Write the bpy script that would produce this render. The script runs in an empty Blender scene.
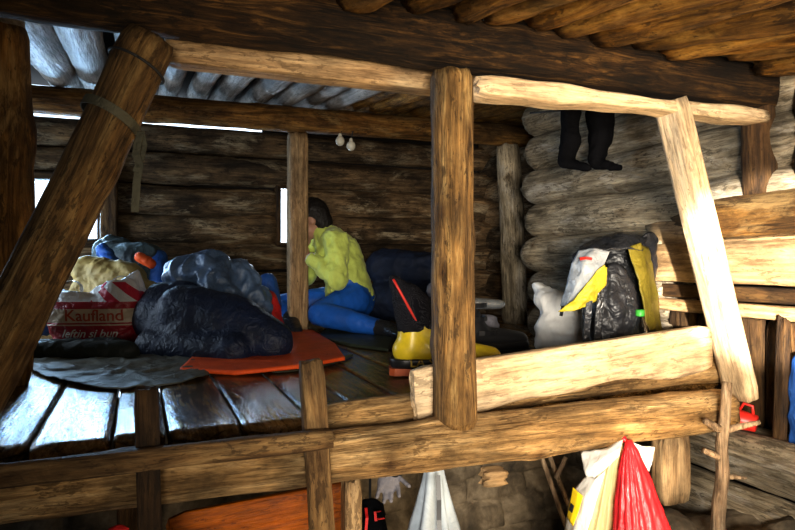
import bpy, bmesh, math, random
from mathutils import Vector, Matrix, noise
from mathutils.bvhtree import BVHTree
R = random.Random(7)
C = bpy.context.scene.collection
CAMZ, F, U0, V0 = 1.53, 637.0, 397.5, 262.0
ZP = 1.142                                   # top of the sleeping platform

# ------------------------------------------------------------------ measuring helpers (photo -> metres)
def ray(u, v):
    a = (u-U0)/F; b = (V0-v)/F
    return Vector((.374+.927*a, .927-.374*a, b))
def P(u, v, s):
    d = ray(u, v); return Vector((d.x*s, d.y*s, CAMZ+d.z*s))
def PY(u, v, Y): return P(u, v, Y/ray(u, v).y)
def PX(u, v, X): return P(u, v, X/ray(u, v).x)
def PZ(u, v, z=ZP): return P(u, v, (z-CAMZ)/ray(u, v).z)

# ------------------------------------------------------------------ materials
MATS = {}
def nt(name):
    m = bpy.data.materials.new(name); m.use_nodes = True
    t = m.node_tree; t.nodes.clear()
    o = t.nodes.new('ShaderNodeOutputMaterial'); b = t.nodes.new('ShaderNodeBsdfPrincipled')
    t.links.new(b.outputs[0], o.inputs[0])
    return m, t, b
def N(t, kind, **kw):
    n = t.nodes.new(kind)
    for k, v in kw.items(): setattr(n, k, v)
    return n
def ramp(t, stops):
    r = N(t, 'ShaderNodeValToRGB'); e = r.color_ramp.elements
    while len(e) < len(stops): e.new(.5)
    for i, (p, c) in enumerate(stops):
        e[i].position = p; e[i].color = (*c, 1)
    return r
def mix(t, mode, fac, A, B):
    n = N(t, 'ShaderNodeMix', data_type='RGBA', blend_type=mode)
    for s, x in ((n.inputs[0], fac), (n.inputs[6], A), (n.inputs[7], B)):
        if hasattr(x, 'links'): t.links.new(x, s)
        elif isinstance(x, (tuple, list)): s.default_value = (*x, 1)
        else: s.default_value = x
    return n.outputs[2]
def coords(t, scale, rnd=True):
    tc = N(t, 'ShaderNodeTexCoord'); mp = N(t, 'ShaderNodeMapping'); mp.inputs['Scale'].default_value = scale
    if rnd:
        oi = N(t, 'ShaderNodeObjectInfo'); ad = N(t, 'ShaderNodeVectorMath', operation='ADD')
        ml = N(t, 'ShaderNodeMath', operation='MULTIPLY'); ml.inputs[1].default_value = 37.0
        t.links.new(oi.outputs['Random'], ml.inputs[0])
        t.links.new(tc.outputs['Object'], ad.inputs[0]); t.links.new(ml.outputs[0], ad.inputs[1])
        t.links.new(ad.outputs[0], mp.inputs[0])
    else:
        t.links.new(tc.outputs['Object'], mp.inputs[0])
    return mp.outputs[0]
def noise_node(t, vec, scale=1, detail=8, rough=.6, dist=0.0):
    n = N(t, 'ShaderNodeTexNoise'); t.links.new(vec, n.inputs['Vector'])
    n.inputs['Scale'].default_value = scale; n.inputs['Detail'].default_value = detail
    n.inputs['Roughness'].default_value = rough; n.inputs['Distortion'].default_value = dist
    return n.outputs['Fac']
def wood(name, dark, mid, light, rough=.75, grain=26, bump=.6, blotch=.6, crack=.7, vary=.25, spec=.3, patch=None, sat=1.15):
    """timber whose grain runs along the object's own z axis"""
    m, t, b = nt(name)
    g = noise_node(t, coords(t, (grain, grain, grain*.11)), 1, 10, .66, 1.3)
    r = ramp(t, [(.33, dark), (.5, mid), (.69, light)]); t.links.new(g, r.inputs[0])
    bl = noise_node(t, coords(t, (5, 5, 3.0)), 1, 5, .6)
    br = ramp(t, [(.36, (1-blotch,)*3), (.60, (1.08, 1.06, 1.04))]); t.links.new(bl, br.inputs[0])
    col = mix(t, 'MULTIPLY', 1.0, r.outputs[0], br.outputs[0])
    mo = noise_node(t, coords(t, (22, 22, 11)), 1, 10, .75, .6)
    mor = ramp(t, [(.36, (.58, .55, .52)), (.5, (1, 1, 1)), (.66, (1.3, 1.25, 1.2))]); t.links.new(mo, mor.inputs[0])
    col = mix(t, 'MULTIPLY', min(1, blotch+.25), col, mor.outputs[0])
    if patch:                                # pale bark-free / weathered patches
        pn = noise_node(t, coords(t, (8, 8, 2.6)), 1, 8, .72, .5)
        pr = ramp(t, [(.53, (0, 0, 0)), (.63, (.85, .85, .85))]); t.links.new(pn, pr.inputs[0])
        col = mix(t, 'MIX', pr.outputs[0], col, patch)
    cr = noise_node(t, coords(t, (17, 17, .8)), 1, 4, .55, .5)
    crr = ramp(t, [(.490, (1, 1, 1)), (.5, (1-crack,)*3), (.508, (1, 1, 1))]); t.links.new(cr, crr.inputs[0])
    cm = noise_node(t, coords(t, (4, 4, 2)), 1, 2, .5)
    cmr = ramp(t, [(.48, (0, 0, 0)), (.58, (1, 1, 1))]); t.links.new(cm, cmr.inputs[0])
    col = mix(t, 'MULTIPLY', cmr.outputs[0], col, crr.outputs[0])
    fb = noise_node(t, coords(t, (95, 95, 7)), 1, 8, .75, .3)
    fbr = ramp(t, [(.38, (.50, .46, .42)), (.5, (1, 1, 1)), (.64, (1.28, 1.25, 1.2))]); t.links.new(fb, fbr.inputs[0])
    col = mix(t, 'MULTIPLY', .85, col, fbr.outputs[0])
    fl = noise_node(t, coords(t, (75, 75, 24)), 1, 6, .7, .4)
    fm = noise_node(t, coords(t, (11, 11, 5)), 1, 5, .65)
    fx = N(t, 'ShaderNodeMath', operation='MULTIPLY_ADD'); fx.inputs[1].default_value = .75; t.links.new(fm, fx.inputs[0]); t.links.new(fl, fx.inputs[2])
    fr = ramp(t, [(.97, (0, 0, 0)), (1.0, (.7, .7, .7))]); t.links.new(fx.outputs[0], fr.inputs[0])
    col = mix(t, 'MIX', fr.outputs[0], col, tuple(c*.55 for c in dark))
    ka = N(t, 'ShaderNodeAttribute', attribute_name='knot')
    col = mix(t, 'MULTIPLY', ka.outputs['Fac'], col, (.30, .22, .16))
    oi = N(t, 'ShaderNodeObjectInfo'); mr = N(t, 'ShaderNodeMapRange')
    mr.inputs[3].default_value = 1-vary; mr.inputs[4].default_value = 1+vary
    t.links.new(oi.outputs['Random'], mr.inputs[0])
    hs = N(t, 'ShaderNodeHueSaturation'); hs.inputs['Saturation'].default_value = sat; t.links.new(mr.outputs[0], hs.inputs['Value']); t.links.new(col, hs.inputs['Color'])
    t.links.new(hs.outputs[0], b.inputs['Base Color'])
    fine = noise_node(t, coords(t, (70, 70, 6)), 1, 6, .7)
    ad = N(t, 'ShaderNodeMath', operation='ADD'); t.links.new(g, ad.inputs[0]); t.links.new(fine, ad.inputs[1])
    bp = N(t, 'ShaderNodeBump'); bp.inputs['Strength'].default_value = min(1, bump*1.2); bp.inputs['Distance'].default_value = .016
    t.links.new(ad.outputs[0], bp.inputs['Height']); t.links.new(bp.outputs[0], b.inputs['Normal'])
    b.inputs['Roughness'].default_value = rough
    b.inputs['Specular IOR Level'].default_value = spec
    MATS[name] = m; return m
def fabric(name, col, rough=.7, var=.35, bump=.25, scale=18, sheen=0.0, spec=.4, wr=7.0, wb=.5):
    m, t, b = nt(name)
    n1 = noise_node(t, coords(t, (wr,)*3), 1, 5, .55, 1.2)
    r = ramp(t, [(.3, tuple(c*(1-var) for c in col)), (.7, tuple(min(1, c*(1+var)) for c in col))])
    t.links.new(n1, r.inputs[0]); t.links.new(r.outputs[0], b.inputs['Base Color'])
    n2 = noise_node(t, coords(t, (scale,)*3), 1, 4, .5, 1.5)
    bp = N(t, 'ShaderNodeBump'); bp.inputs['Strength'].default_value = wb; bp.inputs['Distance'].default_value = .01+bump*.02
    t.links.new(n2, bp.inputs['Height']); t.links.new(bp.outputs[0], b.inputs['Normal'])
    b.inputs['Roughness'].default_value = rough; b.inputs['Specular IOR Level'].default_value = spec
    b.inputs['Sheen Weight'].default_value = sheen
    MATS[name] = m; return m
def film(name, col, trans=.45, rough=.3):
    """thin plastic film: partly translucent"""
    m, t, b = nt(name)
    out = [n for n in t.nodes if n.type == 'OUTPUT_MATERIAL'][0]
    n1 = noise_node(t, coords(t, (9, 9, 3)), 1, 6, .6, .8)
    r = ramp(t, [(.3, tuple(c*.72 for c in col)), (.65, col)]); t.links.new(n1, r.inputs[0])
    t.links.new(r.outputs[0], b.inputs['Base Color']); b.inputs['Roughness'].default_value = rough
    tr = N(t, 'ShaderNodeBsdfTranslucent'); t.links.new(r.outputs[0], tr.inputs[0])
    mx = N(t, 'ShaderNodeMixShader'); mx.inputs[0].default_value = trans
    t.links.new(b.outputs[0], mx.inputs[1]); t.links.new(tr.outputs[0], mx.inputs[2]); t.links.new(mx.outputs[0], out.inputs[0])
    n2 = noise_node(t, coords(t, (40, 40, 9)), 1, 4, .6, 1)
    bp = N(t, 'ShaderNodeBump'); bp.inputs['Strength'].default_value = .5; bp.inputs['Distance'].default_value = .012
    t.links.new(n2, bp.inputs['Height']); t.links.new(bp.outputs[0], b.inputs['Normal'])
    MATS[name] = m; return m
def plain(name, col, rough=.5, metal=0, spec=.5):
    m, t, b = nt(name)
    n1 = noise_node(t, coords(t, (25, 25, 25)), 1, 4)
    r = ramp(t, [(.3, tuple(c*.8 for c in col)), (.7, tuple(min(1, c*1.1) for c in col))]); t.links.new(n1, r.inputs[0])
    t.links.new(r.outputs[0], b.inputs['Base Color']); b.inputs['Roughness'].default_value = rough
    b.inputs['Metallic'].default_value = metal; b.inputs['Specular IOR Level'].default_value = spec
    MATS[name] = m; return m

wood('dark_log', (.012, .007, .003), (.04, .022, .010), (.17, .10, .045), .85, 40, 1.0, .7, .8)
wood('brown_log', (.07, .036, .014), (.20, .115, .05), (.40, .25, .11), .7, 24, .8, .7, .8, patch=(.30, .21, .11))
wood('warm_log', (.17, .095, .036), (.42, .27, .12), (.68, .49, .26), .65, 24, .9, .65, .8, vary=.1, sat=1.02)
wood('post_log', (.06, .035, .016), (.22, .14, .068), (.44, .32, .17), .65, 26, .8, .6, .8, vary=.05)
wood('wall_log', (.07, .043, .022), (.25, .165, .09), (.46, .32, .18), .75, 17, .8, .75, .85, vary=.3, patch=(.52, .42, .28), sat=1.05)
wood('grey_log', (.15, .125, .09), (.38, .33, .25), (.60, .54, .43), .75, 20, .9, .5, .85, vary=.12, patch=(.5, .46, .40))
wood('roof_pole', (.07, .034, .012), (.27, .15, .055), (.50, .32, .13), .7, 24, .9, .75, .8, vary=.3, patch=(.32, .2, .09))
wood('peeled_pole', (.12, .10, .085), (.30, .27, .24), (.46, .43, .40), .5, 15, .7, .55, .85, vary=.15, spec=.5)
wood('hewn', (.24, .145, .065), (.40, .265, .13), (.55, .40, .22), .6, 16, .5, .45, .6, vary=.1, sat=.95)
wood('fresh', (.44, .31, .17), (.62, .46, .27), (.76, .60, .39), .55, 13, .4, .3, .5, vary=.06, sat=.9)
wood('plank', (.09, .052, .024), (.23, .145, .07), (.38, .26, .14), .19, 20, .26, .55, .85, vary=.2, spec=.30)
wood('red_board', (.22, .055, .012), (.40, .12, .028), (.52, .18, .05), .45, 14, .3, .3, .5, vary=.05)
wood('stick', (.09, .052, .026), (.23, .15, .08), (.38, .27, .15), .7, 30, .7, .5, .7)
wood('old_board', (.03, .018, .010), (.085, .05, .026), (.16, .10, .05), .7, 20, .7, .5, .8)
wood('twig', (.17, .12, .08), (.36, .27, .19), (.52, .42, .31), .7, 40, .6, .4, .6)

fabric('navy_down', (.004, .011, .038), .58, .4, .1, 26, spec=.5, wb=.8)
fabric('greyblue_down', (.07, .115, .20), .38, .5, .4, 26, spec=.6)
fabric('shirt_cloth', (.58, .68, .16), .75, .18, .3, 14, sheen=.2)
fabric('tights_cloth', (.012, .12, .52), .55, .25, .08, 10, spec=.5)
fabric('orange_mat', (.95, .12, .018), .6, .2, .15, 30)
fabric('red_cloth', (.55, .02, .018), .6, .3, .3, 18)
fabric('blue_cloth', (.02, .09, .33), .6, .3, .3, 18)
fabric('olive_mat', (.05, .065, .045), .5, .4, .2, 20)
fabric('dark_mat', (.018, .023, .018), .6, .4, .2, 20)
fabric('grey_sheet', (.16, .165, .14), .6, .4, .4, 14, spec=.3)
fabric('sack_tan', (.46, .33, .11), .65, .3, .45, 18)
fabric('black_cloth', (.004, .004, .005), .9, .3, .3, 20, spec=.05)
fabric('dark_shell', (.028, .03, .036), .28, .5, .6, 30, spec=.7)
fabric('charcoal', (.024, .025, .03), .34, .4, .4, 22)
fabric('light_grey_nylon', (.42, .44, .46), .4, .25, .4, 24)
fabric('yellow_nylon', (.62, .50, .045), .45, .3, .35, 24)
fabric('olive_nylon', (.26, .21, .03), .45, .3, .35, 24)
fabric('navy_cloth', (.015, .025, .06), .7, .4, .3, 16)
fabric('teal_jacket', (.06, .085, .09), .5, .5, .4, 22)
fabric('hair', (.012, .009, .008), .5, .3, .4, 60)
fabric('skin', (.42, .235, .165), .5, .12, .05, 40)
fabric('grey_fleece', (.17, .165, .19), .85, .3, .3, 40)
fabric('grey_tarp', (.30, .35, .41), .5, .25, .3, 12)
fabric('webbing', (.075, .07, .045), .75, .3, .1, 60)
film('white_film', (.93, .92, .88), .22)
film('yellow_film', (.90, .80, .42), .25)
film('red_film', (.85, .045, .06), .30, .28)
film('white_sack', (.93, .93, .92), .05, .42)
plain('boot_yellow', (.72, .55, .03), .35)
plain('boot_black', (.015, .015, .017), .4)
plain('boot_orange', (.50, .10, .02), .5)
plain('boot_grey', (.20, .22, .25), .5)
plain('silver', (.62, .66, .70), .25, .8)
plain('white_paint', (.8, .8, .8), .5)
plain('red_plastic', (.60, .03, .02), .4)
plain('green_plastic', (.08, .50, .08), .4)
plain('bulb_white', (.62, .60, .52), .5)
plain('cord', (.02, .02, .02), .7)
plain('ink_red', (.45, .06, .02), .6)
plain('ink_white', (.75, .72, .68), .6)
plain('ink_yellow', (.85, .62, .02), .45)
plain('ink_gold', (.42, .30, .05), .5)
plain('earth', (.05, .038, .026), .95)
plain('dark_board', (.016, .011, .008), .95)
def stone_mat():
    m, t, b = nt('stone')
    n1 = noise_node(t, coords(t, (7, 7, 7), False), 1, 8, .65, .4)
    r = ramp(t, [(.3, (.03, .024, .016)), (.5, (.13, .10, .065)), (.7, (.32, .26, .18))])
    t.links.new(n1, r.inputs[0]); t.links.new(r.outputs[0], b.inputs['Base Color']); b.inputs['Roughness'].default_value = .85
    n2 = noise_node(t, coords(t, (30, 30, 30), False), 1, 6)
    bp = N(t, 'ShaderNodeBump'); bp.inputs['Strength'].default_value = .6; bp.inputs['Distance'].default_value = .01
    t.links.new(n2, bp.inputs['Height']); t.links.new(bp.outputs[0], b.inputs['Normal'])
    MATS['stone'] = m
stone_mat()
def bag_print():
    """printed shopping bag: red body, cream band, white top with slanting red stripes"""
    m, t, b = nt('bag_print')
    tc = N(t, 'ShaderNodeTexCoord'); sp = N(t, 'ShaderNodeSeparateXYZ'); t.links.new(tc.outputs['Object'], sp.inputs[0])
    z = sp.outputs['Z']
    def step(lo, hi):
        a = N(t, 'ShaderNodeMath', operation='GREATER_THAN'); a.inputs[1].default_value = lo; t.links.new(z, a.inputs[0])
        c = N(t, 'ShaderNodeMath', operation='LESS_THAN'); c.inputs[1].default_value = hi; t.links.new(z, c.inputs[0])
        k = N(t, 'ShaderNodeMath', operation='MULTIPLY'); t.links.new(a.outputs[0], k.inputs[0]); t.links.new(c.outputs[0], k.inputs[1])
        return k.outputs[0]
    s1 = N(t, 'ShaderNodeMath', operation='MULTIPLY_ADD'); s1.inputs[1].default_value = .75
    t.links.new(sp.outputs['X'], s1.inputs[0])
    ng = N(t, 'ShaderNodeMath', operation='MULTIPLY'); ng.inputs[1].default_value = 1.0; t.links.new(z, ng.inputs[0])
    t.links.new(ng.outputs[0], s1.inputs[2])
    wv = N(t, 'ShaderNodeMath', operation='MULTIPLY'); wv.inputs[1].default_value = 70; t.links.new(s1.outputs[0], wv.inputs[0])
    sn = N(t, 'ShaderNodeMath', operation='SINE'); t.links.new(wv.outputs[0], sn.inputs[0])
    gt = N(t, 'ShaderNodeMath', operation='GREATER_THAN'); gt.inputs[1].default_value = .1; t.links.new(sn.outputs[0], gt.inputs[0])
    rx = N(t, 'ShaderNodeMath', operation='GREATER_THAN'); rx.inputs[1].default_value = .0; t.links.new(sp.outputs['X'], rx.inputs[0])
    top = N(t, 'ShaderNodeMath', operation='MULTIPLY'); t.links.new(gt.outputs[0], top.inputs[0]); t.links.new(rx.outputs[0], top.inputs[1])
    white = (.72, .70, .68); red = (.36, .012, .022)
    c = mix(t, 'MIX', step(.215, .30), red, mix(t, 'MIX', top.outputs[0], white, (.55, .02, .05)))
    c = mix(t, 'MIX', step(.30, .9), c, white)
    c = mix(t, 'MIX', step(.125, .185), c, (.58, .46, .33))
    c = mix(t, 'MIX', step(.112, .118), c, (.58, .46, .33))
    t.links.new(c, b.inputs['Base Color']); b.inputs['Roughness'].default_value = .35
    n2 = noise_node(t, coords(t, (24, 24, 24), False), 1, 4, .5, 1.5)
    bp = N(t, 'ShaderNodeBump'); bp.inputs['Strength'].default_value = .5; bp.inputs['Distance'].default_value = .02
    t.links.new(n2, bp.inputs['Height']); t.links.new(bp.outputs[0], b.inputs['Normal'])
    MATS['bag_print'] = m
bag_print()
def mesh_print():
    """boot gaiter: dark mesh with pale dots"""
    m, t, b = nt('boot_mesh')
    v = N(t, 'ShaderNodeTexVoronoi'); t.links.new(coords(t, (110,)*3, False), v.inputs['Vector']); v.inputs['Randomness'].default_value = .15
    r = ramp(t, [(.16, (.22, .22, .24)), (.26, (.008, .008, .012))]); t.links.new(v.outputs['Distance'], r.inputs[0])
    t.links.new(r.outputs[0], b.inputs['Base Color']); b.inputs['Roughness'].default_value = .9; b.inputs['Specular IOR Level'].default_value = .1
    MATS['boot_mesh'] = m
mesh_print()
def glass_mats():
    m, t, b = nt('pane')
    out = [n for n in t.nodes if n.type == 'OUTPUT_MATERIAL'][0]
    tr = N(t, 'ShaderNodeBsdfTransparent'); gl = N(t, 'ShaderNodeBsdfGlossy'); gl.inputs['Roughness'].default_value = .05
    mx = N(t, 'ShaderNodeMixShader'); mx.inputs[0].default_value = .06
    t.links.new(tr.outputs[0], mx.inputs[1]); t.links.new(gl.outputs[0], mx.inputs[2]); t.links.new(mx.outputs[0], out.inputs[0])
    MATS['pane'] = m
    m, t, b = nt('clear_plastic')
    out = [n for n in t.nodes if n.type == 'OUTPUT_MATERIAL'][0]
    tr = N(t, 'ShaderNodeBsdfTransparent'); tr.inputs[0].default_value = (.86, .92, .92, 1)
    gl = N(t, 'ShaderNodeBsdfGlossy'); gl.inputs['Roughness'].default_value = .12
    lw = N(t, 'ShaderNodeLayerWeight'); lw.inputs[0].default_value = .35
    mx = N(t, 'ShaderNodeMixShader'); t.links.new(lw.outputs['Facing'], mx.inputs[0])
    t.links.new(tr.outputs[0], mx.inputs[1]); t.links.new(gl.outputs[0], mx.inputs[2]); t.links.new(mx.outputs[0], out.inputs[0])
    MATS['clear_plastic'] = m
glass_mats()

# ------------------------------------------------------------------ object helpers
def link(name, me, mat, parent=None, mw=None):
    o = bpy.data.objects.new(name, me); C.objects.link(o)
    if mat and not me.materials: me.materials.append(MATS[mat])
    if mw is not None: o.matrix_world = mw
    if parent is not None:
        o.parent = parent; o.matrix_parent_inverse = parent.matrix_world.inverted()
    return o
def tag(o, label=None, cat=None, group=None, kind=None):
    if label: o['label'] = label
    if cat: o['category'] = cat
    if group: o['group'] = group
    if kind: o['kind'] = kind
    return o
def empty(name, loc, label=None, cat=None, group=None, kind=None):
    o = bpy.data.objects.new(name, None); C.objects.link(o); o.matrix_world = Matrix.Translation(Vector(loc))
    o.empty_display_size = .05
    return tag(o, label, cat, group, kind)
def to_mesh(bm, name='m', smooth=True):
    me = bpy.data.meshes.new(name); bmesh.ops.recalc_face_normals(bm, faces=bm.faces[:])
    bm.to_mesh(me); bm.free()
    if smooth:
        for p in me.polygons: p.use_smooth = True
    return me
def frame(A, B, ref=Vector((0, -1, 0))):
    """matrix whose z runs from A to B and whose x leans towards ref"""
    A = Vector(A); B = Vector(B); z = (B-A).normalized()
    x = Vector(ref)-z*Vector(ref).dot(z)
    if x.length < 1e-4: x = Vector((1, 0, 0))-z*z.x
    x.normalize(); y = z.cross(x)
    return Matrix(((x.x, y.x, z.x, A.x), (x.y, y.y, z.y, A.y), (x.z, y.z, z.z, A.z), (0, 0, 0, 1)))
def timber(L, wx, wy, seed=0, p=2.0, taper=1.0, bend=0.0, rough=.05, seg=28, step=.035, knots=0, flute=.0, chip=.02, live=None):
    """one length of timber along z; p=2 round pole, p>5 hewn square; half-widths wx, wy"""
    rr = random.Random(seed); off = Vector((rr.uniform(-50, 50), rr.uniform(-50, 50), rr.uniform(-50, 50)))
    n = max(6, int(L/step)); bm = bmesh.new(); rings = []; ly = bm.verts.layers.float.new('knot')
    kn = [(rr.uniform(.05, .95)*L, rr.uniform(0, 2*math.pi), rr.uniform(.12, .3)) for _ in range(knots)]
    bd = rr.uniform(0, 6.28)
    for i in range(n+1):
        f = i/n; z = f*L; k = 1+(taper-1)*f
        cx = bend*math.sin(math.pi*f)*math.cos(bd)+.25*bend*noise.noise(off+Vector((0, 0, z*2)))
        cy = bend*math.sin(math.pi*f)*math.sin(bd)+.25*bend*noise.noise(off+Vector((9, 0, z*2)))
        e = min(z, L-z); ee = 1-.10*max(0, 1-e/.02)**2
        ring = []
        for j in range(seg):
            a = 2*math.pi*j/seg; c, s = math.cos(a), math.sin(a)
            q = (abs(c)**p+abs(s)**p)**(-1/p)
            d = 1+rough*(1.4*noise.noise(off+Vector((c*1.3, s*1.3, z*5)))+.7*noise.noise(off+Vector((c*3, s*3, z*14))))
            if flute: d += flute*noise.noise(off+Vector((c*4.5, s*4.5, z*1.2)))
            kf = 0
            for kz, ka, kh in kn:
                da = math.atan2(math.sin(a-ka), math.cos(a-ka)); w = (da*(wx+wy)/2/.024)**2+((z-kz)/.028)**2
                if w < 9: d += kh*.5*math.exp(-w*.5); kf = max(kf, math.exp(-w*1.6))
            x = c*q*wx*k*d*ee; y = s*q*wy*k*d*ee
            if live: x, y = live(f, x, y)
            zz = z
            if i in (0, n): zz += chip*noise.noise(off+Vector((c*2, s*2, i)))
            vv = bm.verts.new((x+cx, y+cy, zz)); vv[ly] = kf; ring.append(vv)
        rings.append(ring)
    for i in range(n):
        for j in range(seg):
            bm.faces.new((rings[i][j], rings[i][(j+1) % seg], rings[i+1][(j+1) % seg], rings[i+1][j]))
    for ring, sgn in ((rings[0], 1), (rings[-1], -1)):
        cv = Vector((0, 0, 0))
        for v in ring: cv += v.co
        c0 = bm.verts.new(cv/seg)
        for j in range(seg): bm.faces.new((ring[j], ring[(j+1) % seg], c0))
    me = to_mesh(bm)
    # crisp sawn ends
    for poly in me.polygons:
        if len(poly.vertices) == 3: poly.use_smooth = False
    return me
SEED = [100]
def beam(name, A, B, wx, wy, mat, parent=None, ref=(0, -1, 0), **kw):
    SEED[0] += 1; A = Vector(A); B = Vector(B)
    me = timber((B-A).length, wx, wy, seed=SEED[0], **kw)
    return link(name, me, mat, parent, frame(A, B, Vector(ref)))
def capsule(bm, A, B, ra, rb, seg=16, flat=None):
    """tapered capsule added to bm; flat=(axis Vector, factor) squashes it"""
    A = Vector(A); B = Vector(B); d = B-A; L = d.length
    z = d.normalized() if L > 1e-6 else Vector((0, 0, 1))
    M = frame(A, A+z, Vector((1, .2, .1))); rings = []; h = 5
    prof = [(-ra*math.cos(math.pi/2*i/h), ra*math.sin(math.pi/2*i/h)) for i in range(1, h+1)]
    prof += [(L+rb*math.sin(math.pi/2*i/h), rb*math.cos(math.pi/2*i/h)) for i in range(0, h)]
    def fx(p):
        p = M @ Vector(p)
        if flat:
            ax, k, org = flat; t = (p-org).dot(ax); p = p-ax*t*(1-k)
        return p
    v0 = bm.verts.new(fx((0, 0, -ra))); v1 = bm.verts.new(fx((0, 0, L+rb)))
    for zz, r in prof:
        rings.append([bm.verts.new(fx((r*math.cos(2*math.pi*j/seg), r*math.sin(2*math.pi*j/seg), zz))) for j in range(seg)])
    for i in range(len(rings)-1):
        for j in range(seg):
            bm.faces.new((rings[i][j], rings[i][(j+1) % seg], rings[i+1][(j+1) % seg], rings[i+1][j]))
    for j in range(seg):
        bm.faces.new((v0, rings[0][(j+1) % seg], rings[0][j])); bm.faces.new((v1, rings[-1][j], rings[-1][(j+1) % seg]))
def ellip(bm, c, r, rot=None, seg=20):
    M = Matrix.Translation(Vector(c)) @ (rot.to_4x4() if rot else Matrix.Identity(4)) @ Matrix.Diagonal((*r, 1))
    bmesh.ops.create_uvsphere(bm, u_segments=seg, v_segments=seg//2+2, radius=1, matrix=M)
def evaluated(me, mods):
    """apply modifiers without operators"""
    o = bpy.data.objects.new('tmp', me); C.objects.link(o)
    for kind, kw in mods:
        m = o.modifiers.new(kind, kind)
        for k, v in kw.items(): setattr(m, k, v)
    dg = bpy.context.evaluated_depsgraph_get(); dg.update()
    out = bpy.data.meshes.new_from_object(o.evaluated_get(dg))
    bpy.data.objects.remove(o); bpy.data.meshes.remove(me)
    for p in out.polygons: p.use_smooth = True
    return out
def fuse(bm, voxel=.01, it=5, wr=None, floor=None, fac=.5):
    """overlapping shapes -> one continuous skin, with cloth wrinkles wr=(amplitude, frequency)"""
    me = to_mesh(bm)
    me = evaluated(me, [('REMESH', dict(mode='VOXEL', voxel_size=voxel)), ('SMOOTH', dict(factor=fac, iterations=it))])
    if wr: wrinkle(me, *wr)
    if floor is not None:
        for v in me.vertices:
            if v.co.z < floor: v.co.z = floor+.15*max(0, 0)
    me.update(); return me
def ridged(p, f):
    n = noise.noise(p*f); return 1-abs(n)*2
def wrinkle(me, amp, f, seed=3.3, stretch=(1, 1, 1)):
    off = Vector((seed, seed*2, seed*.7)); S = Vector(stretch)
    ns = [v.normal.copy() for v in me.vertices]
    for v, n in zip(me.vertices, ns):
        p = Vector((v.co.x*S.x, v.co.y*S.y, v.co.z*S.z))+off
        w = Vector((noise.noise(p*f*.5), noise.noise(p*f*.5+Vector((7, 0, 0))), noise.noise(p*f*.5+Vector((0, 7, 0)))))*.25/f*3
        v.co += n*amp*(ridged(p+w, f)+.5*ridged(p+w*1.3, f*2.1)-.6)
def sheet(grid, thick=.004, sub=3, wr=None, floor=None, crisp=False):
    """a cloth panel through a grid of control points"""
    bm = bmesh.new(); V = [[bm.verts.new(p) for p in row] for row in grid]
    for i in range(len(V)-1):
        for j in range(len(V[0])-1):
            bm.faces.new((V[i][j], V[i][j+1], V[i+1][j+1], V[i+1][j]))
    me = to_mesh(bm)
    me = evaluated(me, [('SUBSURF', dict(levels=sub, render_levels=sub, subdivision_type='SIMPLE' if crisp else 'CATMULL_CLARK'))])
    if wr: wrinkle(me, *wr)
    if floor is not None:
        for v in me.vertices: v.co.z = max(v.co.z, floor)
    me.update()
    return evaluated(me, [('SOLIDIFY', dict(thickness=thick, offset=0))])
def tube(pts, r, seg=8, closed_ends=True):
    """round cord/rod through points; r number or list"""
    pts = [Vector(p) for p in pts]; n = len(pts); bm = bmesh.new(); rings = []
    ref = Vector((.3, -.9, .2))
    for i, p in enumerate(pts):
        d = (pts[min(i+1, n-1)]-pts[max(i-1, 0)]).normalized()
        x = ref-d*ref.dot(d); x.normalize(); ref = x; y = d.cross(x)
        rr = r[i] if isinstance(r, (list, tuple)) else r
        rings.append([bm.verts.new(p+x*rr*math.cos(2*math.pi*j/seg)+y*rr*math.sin(2*math.pi*j/seg)) for j in range(seg)])
    for i in range(n-1):
        for j in range(seg):
            bm.faces.new((rings[i][j], rings[i][(j+1) % seg], rings[i+1][(j+1) % seg], rings[i+1][j]))
    bm.faces.new(rings[0]); bm.faces.new(rings[-1])
    return to_mesh(bm)
def ribbon(pts, w, t=.003, wdir=(0, 0, 1)):
    """flat strap through points"""
    pts = [Vector(p) for p in pts]; n = len(pts); bm = bmesh.new(); rings = []
    for i, p in enumerate(pts):
        d = (pts[min(i+1, n-1)]-pts[max(i-1, 0)]).normalized()
        x = Vector(wdir)-d*Vector(wdir).dot(d); x.normalize(); y = d.cross(x)
        rings.append([bm.verts.new(p+x*a*w/2+y*b*t/2) for a, b in ((-1, -1), (1, -1), (1, 1), (-1, 1))])
    for i in range(n-1):
        for j in range(4):
            bm.faces.new((rings[i][j], rings[i][(j+1) % 4], rings[i+1][(j+1) % 4], rings[i+1][j]))
    bm.faces.new(rings[0]); bm.faces.new(rings[-1])
    return to_mesh(bm, smooth=False)
def recenter(o, loc):
    """move a world-coordinate mesh so its origin is at loc"""
    loc = Vector(loc); o.data.transform(Matrix.Translation(-loc)); o.matrix_world = Matrix.Translation(loc); return o
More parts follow.
